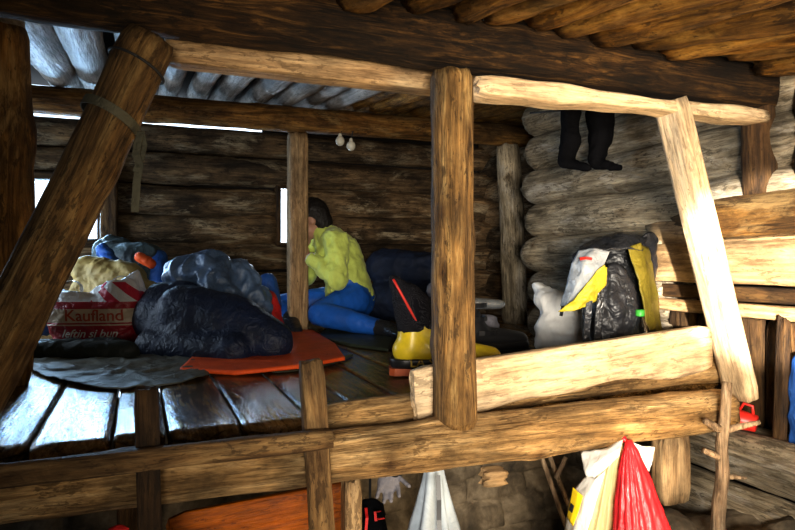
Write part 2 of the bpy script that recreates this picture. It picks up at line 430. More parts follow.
def lettering(name, text, size, target, origin, xdir, ydir, mat, parent, off=.0025, shear=0, depth=.35):
    """printed words laid onto the surface of target (world-space mesh object)"""
    cu = bpy.data.curves.new('txt', 'FONT'); cu.body = text; cu.size = size; cu.align_x = 'CENTER'; cu.shear = shear; cu.offset = size*.012
    o = bpy.data.objects.new('tmp', cu); C.objects.link(o)
    dg = bpy.context.evaluated_depsgraph_get(); dg.update()
    me = bpy.data.meshes.new_from_object(o.evaluated_get(dg)); bpy.data.objects.remove(o)
    bm = bmesh.new(); bm.from_mesh(me)
    bmesh.ops.triangulate(bm, faces=bm.faces[:])
    for _ in range(2):
        es = [e for e in bm.edges if e.calc_length() > size*.12]
        if es: bmesh.ops.subdivide_edges(bm, edges=es, cuts=1)
        bmesh.ops.triangulate(bm, faces=bm.faces[:])
    bpy.context.view_layer.update()
    tw = target.matrix_world
    tree = BVHTree.FromPolygons([tw @ v.co for v in target.data.vertices], [p.vertices[:] for p in target.data.polygons])
    X = Vector(xdir).normalized(); Y = Vector(ydir).normalized(); Nn = X.cross(Y).normalized(); O = Vector(origin)
    for v in bm.verts:
        p = O+X*v.co.x+Y*v.co.y+Nn*depth
        hit = tree.ray_cast(p, -Nn, depth*2)[0]
        v.co = (hit if hit is not None else p-Nn*depth)+Nn*off
    bm.to_mesh(me); bm.free()
    me.materials.clear()
    return link(name, me, mat, parent)

# ------------------------------------------------------------------ camera
cam = bpy.data.cameras.new('camera'); cam.lens = 36*F/795; cam.sensor_width = 36; cam.shift_y = -3/795; cam.clip_start = .02
co = bpy.data.objects.new('camera', cam); C.objects.link(co)
co.location = (0, 0, CAMZ); co.rotation_euler = (math.pi/2, 0, -math.atan2(.374, .927))
bpy.context.scene.camera = co

# ------------------------------------------------------------------ setting
def box(name, lo, hi, mat, parent=None):
    bm = bmesh.new(); bmesh.ops.create_cube(bm, size=1)
    lo = Vector(lo); hi = Vector(hi)
    for v in bm.verts: v.co = Vector([(lo[i]+hi[i])/2+v.co[i]*(hi[i]-lo[i]) for i in range(3)])
    return link(name, to_mesh(bm, smooth=False), mat, parent)
def bumpy_floor():
    bm = bmesh.new(); bmesh.ops.create_grid(bm, x_segments=60, y_segments=90, size=1)
    for v in bm.verts:
        x = .8+v.co.x*2.1; y = 1.5+v.co.y*3.4
        v.co = Vector((x, y, .02*noise.noise(Vector((x*3, y*3, 0)))-.02))
    return to_mesh(bm)
tag(link('floor', bumpy_floor(), 'earth'), kind='structure')

RS = .10
def roofz(y): return 2.215+RS*(y-1.5)
def slab(name, y0, y1, zf, x0, x1, mat):
    bm = bmesh.new(); vs = []
    for y in (y0, y1):
        for x in (x0, x1):
            for dz in (0, .05): vs.append(bm.verts.new((x, y, zf(y)+dz)))
    for f in ((0, 1, 3, 2), (4, 5, 7, 6), (0, 1, 5, 4), (2, 3, 7, 6), (0, 2, 6, 4), (1, 3, 7, 5)): bm.faces.new([vs[i] for i in f])
    return tag(link(name, to_mesh(bm, smooth=False), mat), kind='structure')
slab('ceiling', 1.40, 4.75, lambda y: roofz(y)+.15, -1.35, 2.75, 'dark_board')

# back wall of stacked logs with a window opening
YB = 4.47; WX0, WX1, WZ0, WZ1 = -.78, -.24, 1.66, 2.04
SX0, SX1 = .895, 1.04                        # slit window behind the square post
wb = empty('wall_back', (.7, YB, .9), kind='structure')
for k in range(-4, 3):
    z = 1.755+.19*k
    spans = [(-1.3, WX0-.03), (WX1+.03, SX0-.02), (SX1+.02, 2.7)] if k in (0, 1) else [(-1.3, 2.7)]
    for x0, x1 in spans:
        beam('log', (x0, YB, z+R.uniform(-.006, .006)), (x1, YB, z+R.uniform(-.006, .006)), .10, .102, 'wall_log', wb, taper=R.uniform(.92, 1.02), bend=.012, rough=.05, knots=5, seg=24, step=.05)
beam('log', (-1.3, YB, 2.335), (2.7, YB, 2.345), .085, .089, 'wall_log', wb, bend=.006, rough=.04, knots=4, seg=24, step=.05)
for lo, hi in (((-1.3, YB+.06, 1.0), (WX0-.02, YB+.09, 2.40)), ((WX1+.02, YB+.06, 1.0), (SX0-.01, YB+.09, 2.40)), ((SX1+.01, YB+.06, 1.0), (2.7, YB+.09, 2.40)), ((SX0-.01, YB+.06, 1.0), (SX1+.01, YB+.09, WZ0-.01)), ((SX0-.01, YB+.06, WZ1+.02), (SX1+.01, YB+.09, 2.40)), ((WX0-.02, YB+.06, 1.0), (WX1+.02, YB+.09, WZ0-.01)), ((WX0-.02, YB+.06, WZ1+.02), (WX1+.02, YB+.09, 2.40)), ((.80, YB+.06, 2.4), (2.7, YB+.09, 2.7))):
    box('wall_backing', lo, hi, 'dark_board', wb)  # added unseen boards that stop daylight leaking between logs and at the eaves
# window
w1 = tag(empty('window_1', ((WX0+WX1)/2, YB, WZ0), 'small bright window in the log wall behind the leaning post', 'window', kind='structure'))
for A, B in (((WX0-.015, YB-.03, WZ0-.03), (WX0-.015, YB-.03, WZ1+.03)), ((WX1+.015, YB-.03, WZ0-.03), (WX1+.015, YB-.03, WZ1+.03)),
             ((WX0-.03, YB-.03, WZ0-.012), (WX1+.03, YB-.03, WZ0-.012)), ((WX0-.03, YB-.03, WZ1+.012), (WX1+.03, YB-.03, WZ1+.012))):
    beam('window_frame', A, B, .09, .028, 'old_board', w1, p=7, rough=.03)
box('pane', (WX0, YB+.045, WZ0), (WX1, YB+.049, WZ1), 'pane', w1)
w3 = tag(empty('window_3', ((SX0+SX1)/2, YB, WZ0), 'narrow bright slit window in the log wall behind the square post', 'window', kind='structure'))
for x in (SX0-.012, SX1+.012): beam('window_frame', (x, YB-.03, WZ0-.02), (x, YB-.03, WZ1+.02), .08, .016, 'old_board', w3, p=7, rough=.03)
for z in (WZ0-.01, WZ1+.01): beam('window_frame', (SX0-.02, YB-.03, z), (SX1+.02, YB-.03, z), .08, .014, 'old_board', w3, p=7, rough=.03)
box('pane', (SX0, YB+.045, WZ0), (SX1, YB+.049, WZ1), 'pane', w3)
beam('window_post', (WX1+.06, YB-.13, WZ0-.1), (WX1+.06, YB-.13, WZ1+.12), .035, .05, 'old_board', w1, p=5)

# right wall: grey logs over the bunk, planks lower down towards the viewer
XR = 1.97
wr_ = empty('wall_right', (XR, 1.6, .6), kind='structure')
for k in range(-1, 8):
    z = 2.285-.178*k
    y0 = 1.38 if k < 4 else 1.92
    ye = 2.93+R.uniform(-.07, .05)
    beam('log', (XR+.0, ye, z), (XR+.0, y0, z+R.uniform(-.01, .01)), .098, .095, 'grey_log', wr_, ref=(-1, 0, 0), taper=R.uniform(.95, 1.05), bend=.012, rough=.05, knots=6, step=.04, chip=.05,
         live=lambda f, x, y: (x*min(1, .55+f*9) if f < .06 else x, y*min(1, .62+f*7) if f < .06 else y))
for z0, z1, xo, mt in ((1.455, 1.60, .0, 'hewn'), (1.395, 1.445, .02, 'old_board'), (1.345, 1.39, -.01, 'hewn'), (1.60, 1.72, .02, 'hewn')):
    beam('plank', (XR-.07+xo, 2.0, (z0+z1)/2), (XR-.07+xo, .75, (z0+z1)/2), .03, (z1-z0)/2, mt, wr_, ref=(-1, 0, 0), p=7, rough=.04)
for y in (1.86, 1.72, 1.585, 1.44, 1.30, 1.16, 1.02, .88):
    beam('upright_plank', (XR-.03+R.uniform(-.01, .01), y, .98), (XR-.03, y, 1.34), .02, .066, 'old_board', wr_, ref=(-1, 0, 0), p=6, rough=.03)
for y in (1.05, 1.19, 1.32):
    beam('upright_plank', (XR-.06, y, 1.74), (XR-.06, y, 2.14), .02, .064, 'old_board', wr_, ref=(-1, 0, 0), p=6, rough=.03)
for z, r, xx in ((.86, .10, 1.93), (.665, .10, 1.88), (.47, .10, 1.95)):
    beam('log', (xx, 3.0, z), (xx, .6, z+.01), r, r*.98, 'grey_log', wr_, ref=(-1, 0, 0), bend=.01, rough=.06, knots=6, step=.04)
for k in range(5):
    beam('log', (2.1, 1.3-.05, 1.85+.18*k-.03), (2.1, -.6, 1.80+.18*k), .10, .10, 'wall_log', wr_, ref=(-1, 0, 0), rough=.04, step=.08)
box('wall_backing', (2.06, -.65, -.02), (2.10, 2.9, 2.5), 'dark_board', wr_)
# alcove at the far right
wa = empty('wall_alcove', (2.6, 3.7, 1.1), kind='structure')
for k in range(8):
    beam('log', (2.62, 2.95, 1.16+.185*k), (2.62, 4.55, 1.16+.185*k), .1, .097, 'wall_log', wa, ref=(-1, 0, 0), rough=.05, step=.06, knots=3)
box('return_panel', (2.06, 2.90, .0), (2.7, 2.94, 2.5), 'dark_board', wa)
# walls outside the view, with the doorway the light comes through
wl = empty('wall_left', (-1.15, 1.4, 0), kind='structure')
for k in range(13):
    for y0, y1 in (((-.6, 3.3), (4.0, 4.6)) if k in (7, 8, 9) else ((-.6, 4.6),)):
        beam('log', (-1.2, y0, .1+.19*k), (-1.2, y1, .1+.19*k), .1, .1, 'wall_log', wl, ref=(1, 0, 0), rough=.04, step=.1, seg=16)
w2 = empty('window_2', (-1.2, 3.65, 1.34), kind='structure')
for z in (1.345, 1.895): beam('window_frame', (-1.14, 3.28, z), (-1.14, 4.02, z), .02, .03, 'old_board', w2, ref=(1, 0, 0), p=7, rough=.03)
box('pane', (-1.152, 3.3, 1.35), (-1.148, 4.0, 1.89), 'pane', w2)
wf = empty('wall_front', (.8, -.66, 0), kind='structure')
for k in range(11):
    if k > 8: continue
    for x0, x1 in ((-1.3, -.72), (1.5, 2.2)):
        beam('log', (x0, -.66, .1+.19*k), (x1, -.66, .1+.19*k), .1, .1, 'wall_log', wf, rough=.04, step=.1, seg=16)
# stone footing under the bunk
def stones(x0, x1, z0, z1, Y, seed, nz=90):
    rr = random.Random(seed); cells = []
    z = z0
    while z < z1:
        h = rr.uniform(.08, .15); x = x0-rr.uniform(0, .2)
        while x < x1:
            w = rr.uniform(.12, .32); cells.append((x+w/2, z+h/2, w/2, h/2, rr.uniform(.0, .05), rr.random())); x += w
        z += h
    bm = bmesh.new(); nx = int((x1-x0)/.014); nz = int((z1-z0)/.014); g = []
    for i in range(nx+1):
        col = []
        for j in range(nz+1):
            x = x0+(x1-x0)*i/nx; z = z0+(z1-z0)*j/nz
            wx = x+.03*noise.noise(Vector((x*8, z*8, seed))); wz = z+.03*noise.noise(Vector((x*8, z*8, seed+5)))
            d = -.06
            for cx, cz, hw, hh, o, _ in cells:
                q = max(abs(wx-cx)/hw, abs(wz-cz)/hh)
                if q < 1: d = max(d, o-.06*max(0, (q-.72)/.28)**2+.02)
            d += .012*noise.noise(Vector((x*22, z*22, seed)))
            col.append(bm.verts.new((x, Y-d, z)))
        g.append(col)
    for i in range(nx):
        for j in range(nz): bm.faces.new((g[i][j], g[i+1][j], g[i+1][j+1], g[i][j+1]))
    return to_mesh(bm)
tag(link('wall_footing', stones(-1.1, 2.0, 0, 1.08, 2.35, 4), 'stone'), kind='structure')
def ledge():
    bm = bmesh.new(); rr = random.Random(5)
    for i in range(6):
        for j in range(3):
            r = (rr.uniform(.07, .1), rr.uniform(.08, .13), rr.uniform(.05, .08))
            ellip(bm, (1.53+.13*j+rr.uniform(-.02, .02), .55+i*.19+rr.uniform(-.03, .03), .68+rr.uniform(-.03, .015)), r)
            ellip(bm, (1.53+.13*j+rr.uniform(-.02, .02), .55+i*.19+rr.uniform(-.03, .03), .50), (.1, .12, .15))
            ellip(bm, (1.53+.13*j, .55+i*.19, .2), (.11, .13, .24))
    me = to_mesh(bm); wrinkle(me, .012, 14); return me
tag(link('wall_ledge', ledge(), 'stone'), kind='structure')

# ------------------------------------------------------------------ posts, beams
tag(beam('roof_beam', (-1.15, 1.50, 2.108), (1.98, 1.50, 2.096), .088, .086, 'dark_log', bend=.012, rough=.07, knots=8, taper=.9),
    'thick dark sooty log running along the top of the bunk opening', 'beam')
tag(beam('lintel_board', (.06, 1.605, 2.028), (.80, 1.61, 2.030), .04, .031, 'hewn', p=8, rough=.03, seg=32),
    'squared pale lintel under the dark log, between leaning post and central post', 'beam')
tag(beam('lintel_board', (.805, 1.475, 1.987), (1.86, 1.475, 1.995), .05, .024, 'fresh', p=7, seg=44, rough=.05, taper=.8, live=lambda f, x, y: (x, y*(1+.22*math.sin(f*9)+.1*math.sin(f*31)))),
    'pale split slab with a wavy lower edge under the dark log, right of central post', 'beam')
tag(beam('cross_beam', (-1.1, 3.55, 2.325), (2.5, 3.55, 2.355), .075, .07, 'brown_log', bend=.01, rough=.05, knots=6),
    'brown peeled cross beam farther back, resting on the square post', 'beam')
cp = ray(455, 262); cpx = cp.x/cp.y*1.44
tag(beam('support_post', (cpx, 1.44, 1.115), (cpx-.005, 1.45, 2.012), .057, .056, 'post_log', chip=.006, bend=.006, step=.018, rough=.045, knots=5, taper=.95, flute=.05),
    'thick round central post standing on the front log', 'post')
xs_ = PY(297.5, 325, 3.55).x
tag(beam('support_post', (xs_, 3.55, ZP), (xs_, 3.55, 2.255), .05, .053, 'hewn', ref=(0, -1, 0), p=8, rough=.03, flute=.03),
    'square split post farther back in front of the seated person', 'post')
A = PY(-56, 436, 1.5); B = PY(148, 42, 1.5)
lean = tag(beam('leaning_post', (A.x-.0, 1.5, ZP+.01), (B.x+.005, 1.48, 2.015), .061, .059, 'post_log', bend=.008, step=.018, rough=.03, knots=6, taper=.93, chip=.006),
    'stout round post leaning to the right at the left end of the bunk', 'post')
p = P(6, 200, 2.05)
tag(beam('support_post', (p.x, p.y, ZP), (p.x-.01, p.y, 2.285), .078, .075, 'brown_log', rough=.05, knots=4, bend=.01),
    'dark upright post at the far left edge, behind the leaning post', 'post')
p = P(510, 200, 4.1)
tag(beam('support_post', (p.x+.03, 3.52, ZP), (p.x-.02, 3.53, 2.28), .085, .08, 'grey_log', rough=.05, bend=.01, knots=3, taper=.95),
    'grey round post in the dark alcove left of the black hanging socks', 'post')
p = P(760, 200, 2.10)
tag(beam('support_post', (p.x, p.y, 1.745), (p.x-.01, p.y, 2.075), .05, .048, 'old_board', rough=.05, flute=.06, knots=2),
    'dark weathered upright post against the right wall', 'post')
# brace on the right
A = P(735, 396, 2.06); B = P(663, 103, 1.95)
tag(beam('brace_board', (A.x, 1.475, A.z), (B.x, 1.475, B.z), .05, .027, 'fresh', ref=(0, -1, 0), p=9, rough=.012, seg=40, chip=.004),
    'pale sawn diagonal brace board in sunlight at the right end of the bunk', 'brace')
# front logs and boards
tag(beam('front_log', (-1.05, 1.452, 1.078), (1.665, 1.44, 1.077), .052, .052, 'warm_log', bend=.006, rough=.07, knots=10, seg=44, taper=1.26, flute=.04, step=.022, chip=.012),
    'long horizontal yellow-brown log across the front of the bunk', 'log')
tag(beam('edge_log', (.42, 1.562, 1.130), (1.88, 1.575, 1.172), .045, .04, 'warm_log', bend=.008, rough=.1, knots=5, flute=.08),
    'thin split log lying along the plank ends above the front log', 'log')
def livef(f, x, y):                       # y is vertical here
    if y > 0: y *= 1+.16*math.sin(f*7+1)+.10*math.sin(f*17)
    return x, y
A = PY(413, 394, 1.515); B = PY(708, 346, 1.515)
bo = beam('bunk_board', A, B, .017, .068, 'fresh', ref=(0, -1, 0), p=14, rough=.015, seg=52, live=livef, chip=.006)
tag(bo, 'wide pale board set on edge as the bunk rail, right of the central post', 'board')
# platform of planks
pl = empty('sleeping_platform', (.8, 2.9, 1.09), 'wide sleeping platform of worn split planks', 'platform')
xs = [-1.08, -.82, -.6, -.40, -.225, -.06, .057, .227, .40, .545, .70, .86, 1.03, 1.2, 1.36, 1.53, 1.70, 1.84, 2.02, 2.2, 2.34, 2.47]
for i in range(len(xs)-1):
    xa, xb = xs[i], xs[i+1]; w = (xb-xa)/2
    y0 = 1.535+R.uniform(-.02, .015) if xa < .3 else 1.615
    if xa > 1.83: y0 = 2.97
    zz = ZP-.027+R.uniform(-.004, .0)
    beam('plank', ((xa+xb)/2, y0, zz), ((xa+xb)/2+R.uniform(-.006, .006), 4.33, zz), w-.003, .026, 'plank', pl, ref=(1, 0, 0), p=9, rough=.012, flute=.02, seg=44, step=.05, chip=.03)
for y in (1.66, 2.8, 3.05, 4.2):
    beam('joist', (-1.05, y, 1.045), (1.82 if y < 2.9 else 2.45, y, 1.045), .04, .038, 'old_board', pl, rough=.05, step=.1)

# roof poles over the bunk
px_ = [-.385, -.205, -.025, .15, .31, .46, .61, .75, .89, 1.03, 1.17, 1.31, 1.45, 1.59, 1.73, 1.86, 2.02, 2.2, 2.38]
cnt = ['first', 'second', 'third', 'fourth', 'fifth', 'sixth', 'seventh', 'eighth', 'ninth', 'tenth', 'eleventh', 'twelfth', 'thirteenth', 'fourteenth', 'fifteenth', 'sixteenth', 'seventeenth', 'eighteenth', 'nineteenth', 'twentieth']
vis = 0
for i, x in enumerate(px_):
    r = R.uniform(.074, .088) if x < .1 else R.uniform(.055, .068)
    y0 = 1.47 if x < 1.9 else 2.95
    ob = beam('ceiling_pole', (x, y0, roofz(y0)+r-.012), (x+R.uniform(-.02, .02), 4.7, roofz(4.7)+r-.012), r, r, 'peeled_pole' if x < 1.1 else 'roof_pole', ref=(0, 0, -1), rough=.06, bend=.015, knots=5, taper=R.uniform(.9, 1.02), step=.06)  # right-hand poles: fading window light put into a darker wood colour
    if x < .55: lab = '%s bluish peeled ceiling pole from the left, over the bunk beyond the dark log' % cnt[vis]; vis += 1
    else: lab = '%s dim ceiling pole from the left, over the bunk beyond the dark log' % cnt[vis]; vis += 1
    tag(ob, lab, 'pole', 'ceiling poles over the bunk')
# roof poles on the viewer's side
xq = [.20, .345, .47, .60, .715, .83, .945, 1.06, 1.18, 1.30, 1.41, 1.52, 1.65, 1.78, 1.92]
RS2 = .17
vis = 0
for i, x in enumerate(xq):
    r = R.uniform(.034, .060); y1 = 1.40+R.uniform(-.02, .012)
    z1 = 2.105+r+R.uniform(-.016, .022); L = y1+.55
    ob = beam('ceiling_pole', (x+R.uniform(-.02, .02), y1, z1), (x+R.uniform(-.05, .05), -.55, z1-RS2*L), r, r*.97, 'roof_pole', ref=(0, 0, -1), rough=.12, bend=.03, knots=7, flute=.10, step=.05, taper=R.uniform(.85, 1.1))
    lab = '%s warm brown ceiling pole from the left, on the near side of the dark log' % cnt[vis]; vis += 1
    tag(ob, lab, 'pole', 'ceiling poles on the near side')
bm_ = None
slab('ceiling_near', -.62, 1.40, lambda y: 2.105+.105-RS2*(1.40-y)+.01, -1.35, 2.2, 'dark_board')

# log stub and things at the right edge
p = P(705, 213, 2.12)
tag(beam('log_stub', (1.81, 1.70, 1.675), (1.78, .95, 1.685), .060, .066, 'brown_log', ref=(-1, 0, 0), rough=.09, knots=3, chip=.09, live=lambda f, x, y: (x, y*min(1, .45+f*4) if y > 0 else y)),
    'rough log end with torn bark lying along the right wall above the sunlit planks', 'log')
A = P(779, 457, 1.985); B = P(784, 318, 1.985)
tag(beam('upright_stick', A, B, .017, .017, 'old_board', ref=(-1, 0, 0), p=4, rough=.07),
    'dark flat stick hanging upright at the right edge beside the blue cloth', 'stick')

# ------------------------------------------------------------------ ladder in front
lad = empty('ladder', (.2, 1.3, 0), 'rough ladder of two uprights and one rail in front of the bunk', 'ladder')
def pole_px(name, u0, v0, u1, v1, Y, wx, wy, mat, parent, down=None, **kw):
    A = PY(u0, v0, Y); B = PY(u1, v1, Y)
    if down is not None:
        d = (B-A)/(B.z-A.z); A = A+d*(down-A.z)
    return beam(name, A, B, wx, wy, mat, parent, **kw)
pole_px('upright', 150, 530, 146, 388, 1.335, .016, .022, 'old_board', lad, 0.0, p=6, rough=.05, chip=.007)
pole_px('upright', 322, 530, 311, 361, 1.335, .018, .026, 'stick', lad, 0.0, p=5, rough=.06, chip=.007)
pole_px('rail', -60, 483, 332, 438, 1.30, .016, .021, 'stick', lad, p=5, rough=.07, ref=(0, -1, 0), chip=.007)
pole_px('rail', -60, 700, 338, 640, 1.30, .016, .021, 'stick', lad, p=5, rough=.07, ref=(0, -1, 0), chip=.007)

# ------------------------------------------------------------------ person
def person():
    K = .90
    def P(u, v, s): return globals()['P'](u, v, s*K)
    root = empty('person', P(348, 321, 4.15), 'person in yellow-green shirt and blue tights sitting bent forward, hands at the face', 'person')
    S = dict(pel=(352, 297, 4.15), belly=(347, 278, 4.13), chest=(338, 255, 4.12), sh=(330, 241, 4.12), neck=(320, 232, 4.12), hd=(312, 219, 4.12))
    S = {k: P(*v) for k, v in S.items()}
    nsh, fsh = P(336, 241, 4.00), P(322, 240, 4.27)
    nel, fel = P(337, 279, 3.90), P(306, 276, 4.27)
    nha, fha = P(309, 257, 3.98), P(303, 252, 4.17)
    nhip, fhip = P(354, 299, 4.06), P(349, 299, 4.24)
    nkn, fkn = P(320, 314, 3.82), P(277, 306, 4.15)
    nft, fft = P(385, 329, 3.66), P(290, 320, 4.0)
    fw = P(300, 240, 4.1)-P(320, 232, 4.1); fw.normalize()          # way the face looks: left and a little down
    up = Vector((0, 0, 1)); up = (up-fw*up.dot(fw)).normalized(); sd = fw.cross(up)
    rot = Matrix((fw, sd, up)).transposed()
    def limbs(bm, g, hands):
        capsule(bm, S['pel'], S['belly'], .125*g, .115*g); capsule(bm, S['belly'], S['chest'], .115*g, .125*g)
        capsule(bm, S['chest'], S['sh'], .125*g, .085*g); capsule(bm, nsh, fsh, .068*g, .068*g)
    # body: one continuous skin
    bm = bmesh.new(); limbs(bm, .93, True)
    capsule(bm, S['sh'], S['hd'], .055, .05)
    hd = S['hd']
    ellip(bm, hd+up*.012, (.094, .073, .10), rot); ellip(bm, hd+fw*.03-up*.045, (.06, .055, .065), rot)
    capsule(bm, hd+fw*.085+up*.01, hd+fw*.104-up*.025, .009, .014)                      # nose
    capsule(bm, hd+fw*.085-up*.058-sd*.015, hd+fw*.085-up*.058+sd*.015, .008, .008)     # lips
    capsule(bm, hd+fw*.07-up*.088, hd+fw*.072-up*.09, .018, .018)                       # chin
    for s in (-1, 1):
        ellip(bm, hd-fw*.005+sd*s*.074-up*.012, (.02, .008, .032), rot)                 # ears
        capsule(bm, hd+fw*.08+sd*s*.02+up*.022, hd+fw*.075+sd*s*.045+up*.022, .009, .009)   # brow
    for a, e, h in ((nsh, nel, nha), (fsh, fel, fha)):
        capsule(bm, a, e, .047, .037); capsule(bm, e, h, .038, .026)
        d = (h-e).normalized(); side = d.cross(Vector((0, 1, 0))).normalized(); nn = d.cross(side)
        capsule(bm, h+d*.02, h+d*.065, .024, .026, flat=(nn, .6, h+d*.04))              # palm
        for i, (o, L) in enumerate(((-.026, .062), (-.009, .074), (.009, .07), (.025, .055))):
            k0 = h+d*.08+side*o; k1 = k0+d*L*.5+nn*.006; k2 = k1+d*L*.32+nn*.024
            capsule(bm, k0-d*.02, k1, .0088, .008, 8); capsule(bm, k1, k2, .008, .007, 8)
        t0 = h+d*.03-side*.022; t1 = t0+d*.03-side*.022+nn*.01
        capsule(bm, t0, t1, .011, .009, 8); capsule(bm, t1, t1+d*.028+nn*.012, .009, .007, 8)
    for a, k, f in ((nhip, nkn, nft), (fhip, fkn, fft)):
        capsule(bm, a, k, .082, .056); capsule(bm, k, k.lerp(f, .35), .056, .055); capsule(bm, k.lerp(f, .35), f, .055, .037)
        d = (f-k).normalized(); fd = (d*.45+Vector((-.15, -.6, -.1))).normalized()
        capsule(bm, f+d*.02, f+fd*.15+d*.02, .036, .026)
    body = fuse(bm, .007, 3, floor=ZP+.014)
    link('body', body, 'skin', root)
    # hair
    bm = bmesh.new()
    ellip(bm, hd-fw*.018+up*.024, (.094, .083, .098), rot); ellip(bm, hd-fw*.05-up*.03, (.06, .068, .08), rot)
    ellip(bm, hd+fw*.04+up*.075, (.06, .06, .04), rot)
    link('hair', fuse(bm, .008, 3, (.004, 40)), 'hair', root)
    for s in (-1, 1):
        bm = bmesh.new(); ellip(bm, hd+fw*.086+sd*s*.033+up*.004, (.008, .011, .007), rot); link('eye', to_mesh(bm), 'boot_black', root)
    # shirt
    bm = bmesh.new(); limbs(bm, 1.06, False)
    capsule(bm, S['pel'].lerp(S['belly'], .35)+Vector((-.02, 0, 0)), S['belly'], .128, .12)
    capsule(bm, S['sh'], S['sh'].lerp(S['hd'], .36), .075, .062)
    for a, e, h in ((nsh, nel, nha), (fsh, fel, fha)):
        capsule(bm, a, e, .068, .058); capsule(bm, e, e.lerp(h, .86), .058, .038)
    sh = fuse(bm, .009, 4); wrinkle(sh, .011, 13, 1.7, (1.3, 1.3, .9)); link('shirt', sh, 'shirt_cloth', root)
    # tights
    bm = bmesh.new(); capsule(bm, S['pel']+Vector((0, 0, -.015)), S['pel'].lerp(S['belly'], .8), .137, .122)
    for a, k, f in ((nhip, nkn, nft), (fhip, fkn, fft)):
        capsule(bm, a, k, .098, .066); capsule(bm, k, k.lerp(f, .35), .066, .064); capsule(bm, k.lerp(f, .35), k.lerp(f, .93), .064, .043)
    ti = fuse(bm, .009, 5, floor=ZP+.012); wrinkle(ti, .003, 12); link('tights', ti, 'tights_cloth', root)
    for k, f in ((nkn, nft), (fkn, fft)):
        bm = bmesh.new(); d = (f-k).normalized(); fd = (d*.45+Vector((-.15, -.6, -.1))).normalized()
        capsule(bm, f-d*.05, f+d*.02, .045, .045); capsule(bm, f+d*.02, f+fd*.17+d*.02, .045, .034)
        link('sock', fuse(bm, .008, 3, floor=ZP+.003), 'charcoal', root)
    # wrist strap
    d = (nha-nel).normalized(); c = nel.lerp(nha, .93)
    M = frame(c-d*.012, c+d*.012); bm = bmesh.new()
    bmesh.ops.create_cone(bm, cap_ends=True, segments=20, radius1=.037, radius2=.035, depth=.024, matrix=M @ Matrix.Translation((0, 0, .012)))
    link('wristband', to_mesh(bm), 'white_paint', root)
person()

# ------------------------------------------------------------------ bedding and luggage on the platform
def soft(name, caps, mat, label, cat, voxel=.01, it=6, wr=(.008, 9), floor=ZP+.002, group=None, extra=None, flat=None):
    bm = bmesh.new()
    for a, b, ra, rb in caps: capsule(bm, P(*a), P(*b), ra, rb, flat=flat)
    if extra: extra(bm)
    me = fuse(bm, voxel, it, None)
    if wr: wrinkle(me, *wr)
    if floor is not None:
        for v in me.vertices: v.co.z = max(v.co.z, floor)
        me.update()
    o = link(name, me, mat)
    c = sum((v.co for v in me.vertices), Vector())/len(me.vertices)
    recenter(o, (c.x, c.y, min(v.co.z for v in me.vertices)))
    return tag(o, label, cat, group)
def quilted(name, caps, mat, label, cat, axis, pitch=.075, amp=.010, fine=.003, **kw):
    o = soft(name, caps, mat, label, cat, wr=None, **kw)
    me = o.data; ax = Vector(axis).normalized(); ns = [v.normal.copy() for v in me.vertices]
    for v, n in zip(me.vertices, ns):
        w = (v.co+o.location); t = w.dot(ax)+.02*noise.noise(w*6)
        v.co += n*(amp*(abs(math.sin(math.pi*t/pitch))**.6-.6)+.002*noise.noise(w*9)+fine*(ridged(w, 15)-.5))
        if v.co.z < 0: v.co.z = 0
    me.update(); return o
right = Vector((.927, -.374, 0))
# big dark sleeping bag
bag = quilted('sleeping_bag', [((165, 318, 2.85), (195, 336, 2.68), .14, .12), ((185, 312, 2.72), (235, 325, 2.66), .12, .125), ((235, 325, 2.66), (272, 341, 2.58), .125, .088),
     ((152, 345, 2.68), (235, 350, 2.52), .07, .07), ((164, 303, 2.88), (185, 300, 2.86), .10, .09)], 'navy_down',
    'dark navy puffy sleeping bag heaped on the orange mat', 'sleeping bag', right+Vector((0, 0, -.35)), .12, .002, it=16, fine=.003)
quilted('down_jacket', [((182, 276, 2.98), (212, 270, 2.95), .085, .09), ((212, 272, 2.95), (222, 296, 2.86), .085, .08), ((238, 275, 3.02), (256, 300, 2.98), .075, .07), ((225, 300, 2.95), (262, 312, 2.98), .07, .055), ((200, 300, 3.10), (240, 305, 3.12), .11, .11), ((205, 325, 3.2), (245, 330, 3.2), .09, .09)], 'greyblue_down',
    'grey-blue puffy down jacket crumpled on top behind the dark sleeping bag', 'jacket', (.3, .2, .9), .06, .005, fine=.020)
soft('stuff_sack', [((267, 300, 3.15), (272, 325, 3.15), .05, .065)], 'red_cloth', 'small red stuff sack behind the grey-blue jacket, left of the square post', 'bag')
soft('stuff_sack', [((268, 283, 3.32), (270, 312, 3.32), .05, .06), ((268, 310, 3.32), (272, 330, 3.32), .06, .06)], 'blue_cloth', 'bright blue stuff sack standing behind the small red sack', 'bag')
# mats
def mat_sheet(name, pix, mat, label, cat, thick=.008, wr=None, lift=None, sub=4, z=ZP):
    rows = []
    for r_, row in enumerate(pix):
        rows.append([PZ(u, v, z)+Vector((0, 0, thick*.6+.001+(lift[r_][c] if lift else 0))) for c, (u, v) in enumerate(row)])
    me = sheet(rows, thick, sub, wr, floor=z+thick*.5+.0015, crisp='mat' in name)
    o = link(name, me, mat); c = sum((v.co for v in me.vertices), Vector())/len(me.vertices)
    recenter(o, (c.x, c.y, z)); return tag(o, label, cat)
mat_sheet('sleeping_mat', [[(180, 372), (235, 376), (300, 372), (345, 364)], [(200, 352), (245, 352), (295, 351), (335, 349)], [(215, 332), (250, 332), (285, 332), (312, 332)]], 'orange_mat',
    'bright orange sleeping mat sticking out from under the dark sleeping bag', 'mat', .012, lift=[[.0, .0, .01, .012], [0, 0, .005, .012], [0, 0, 0, 0]])
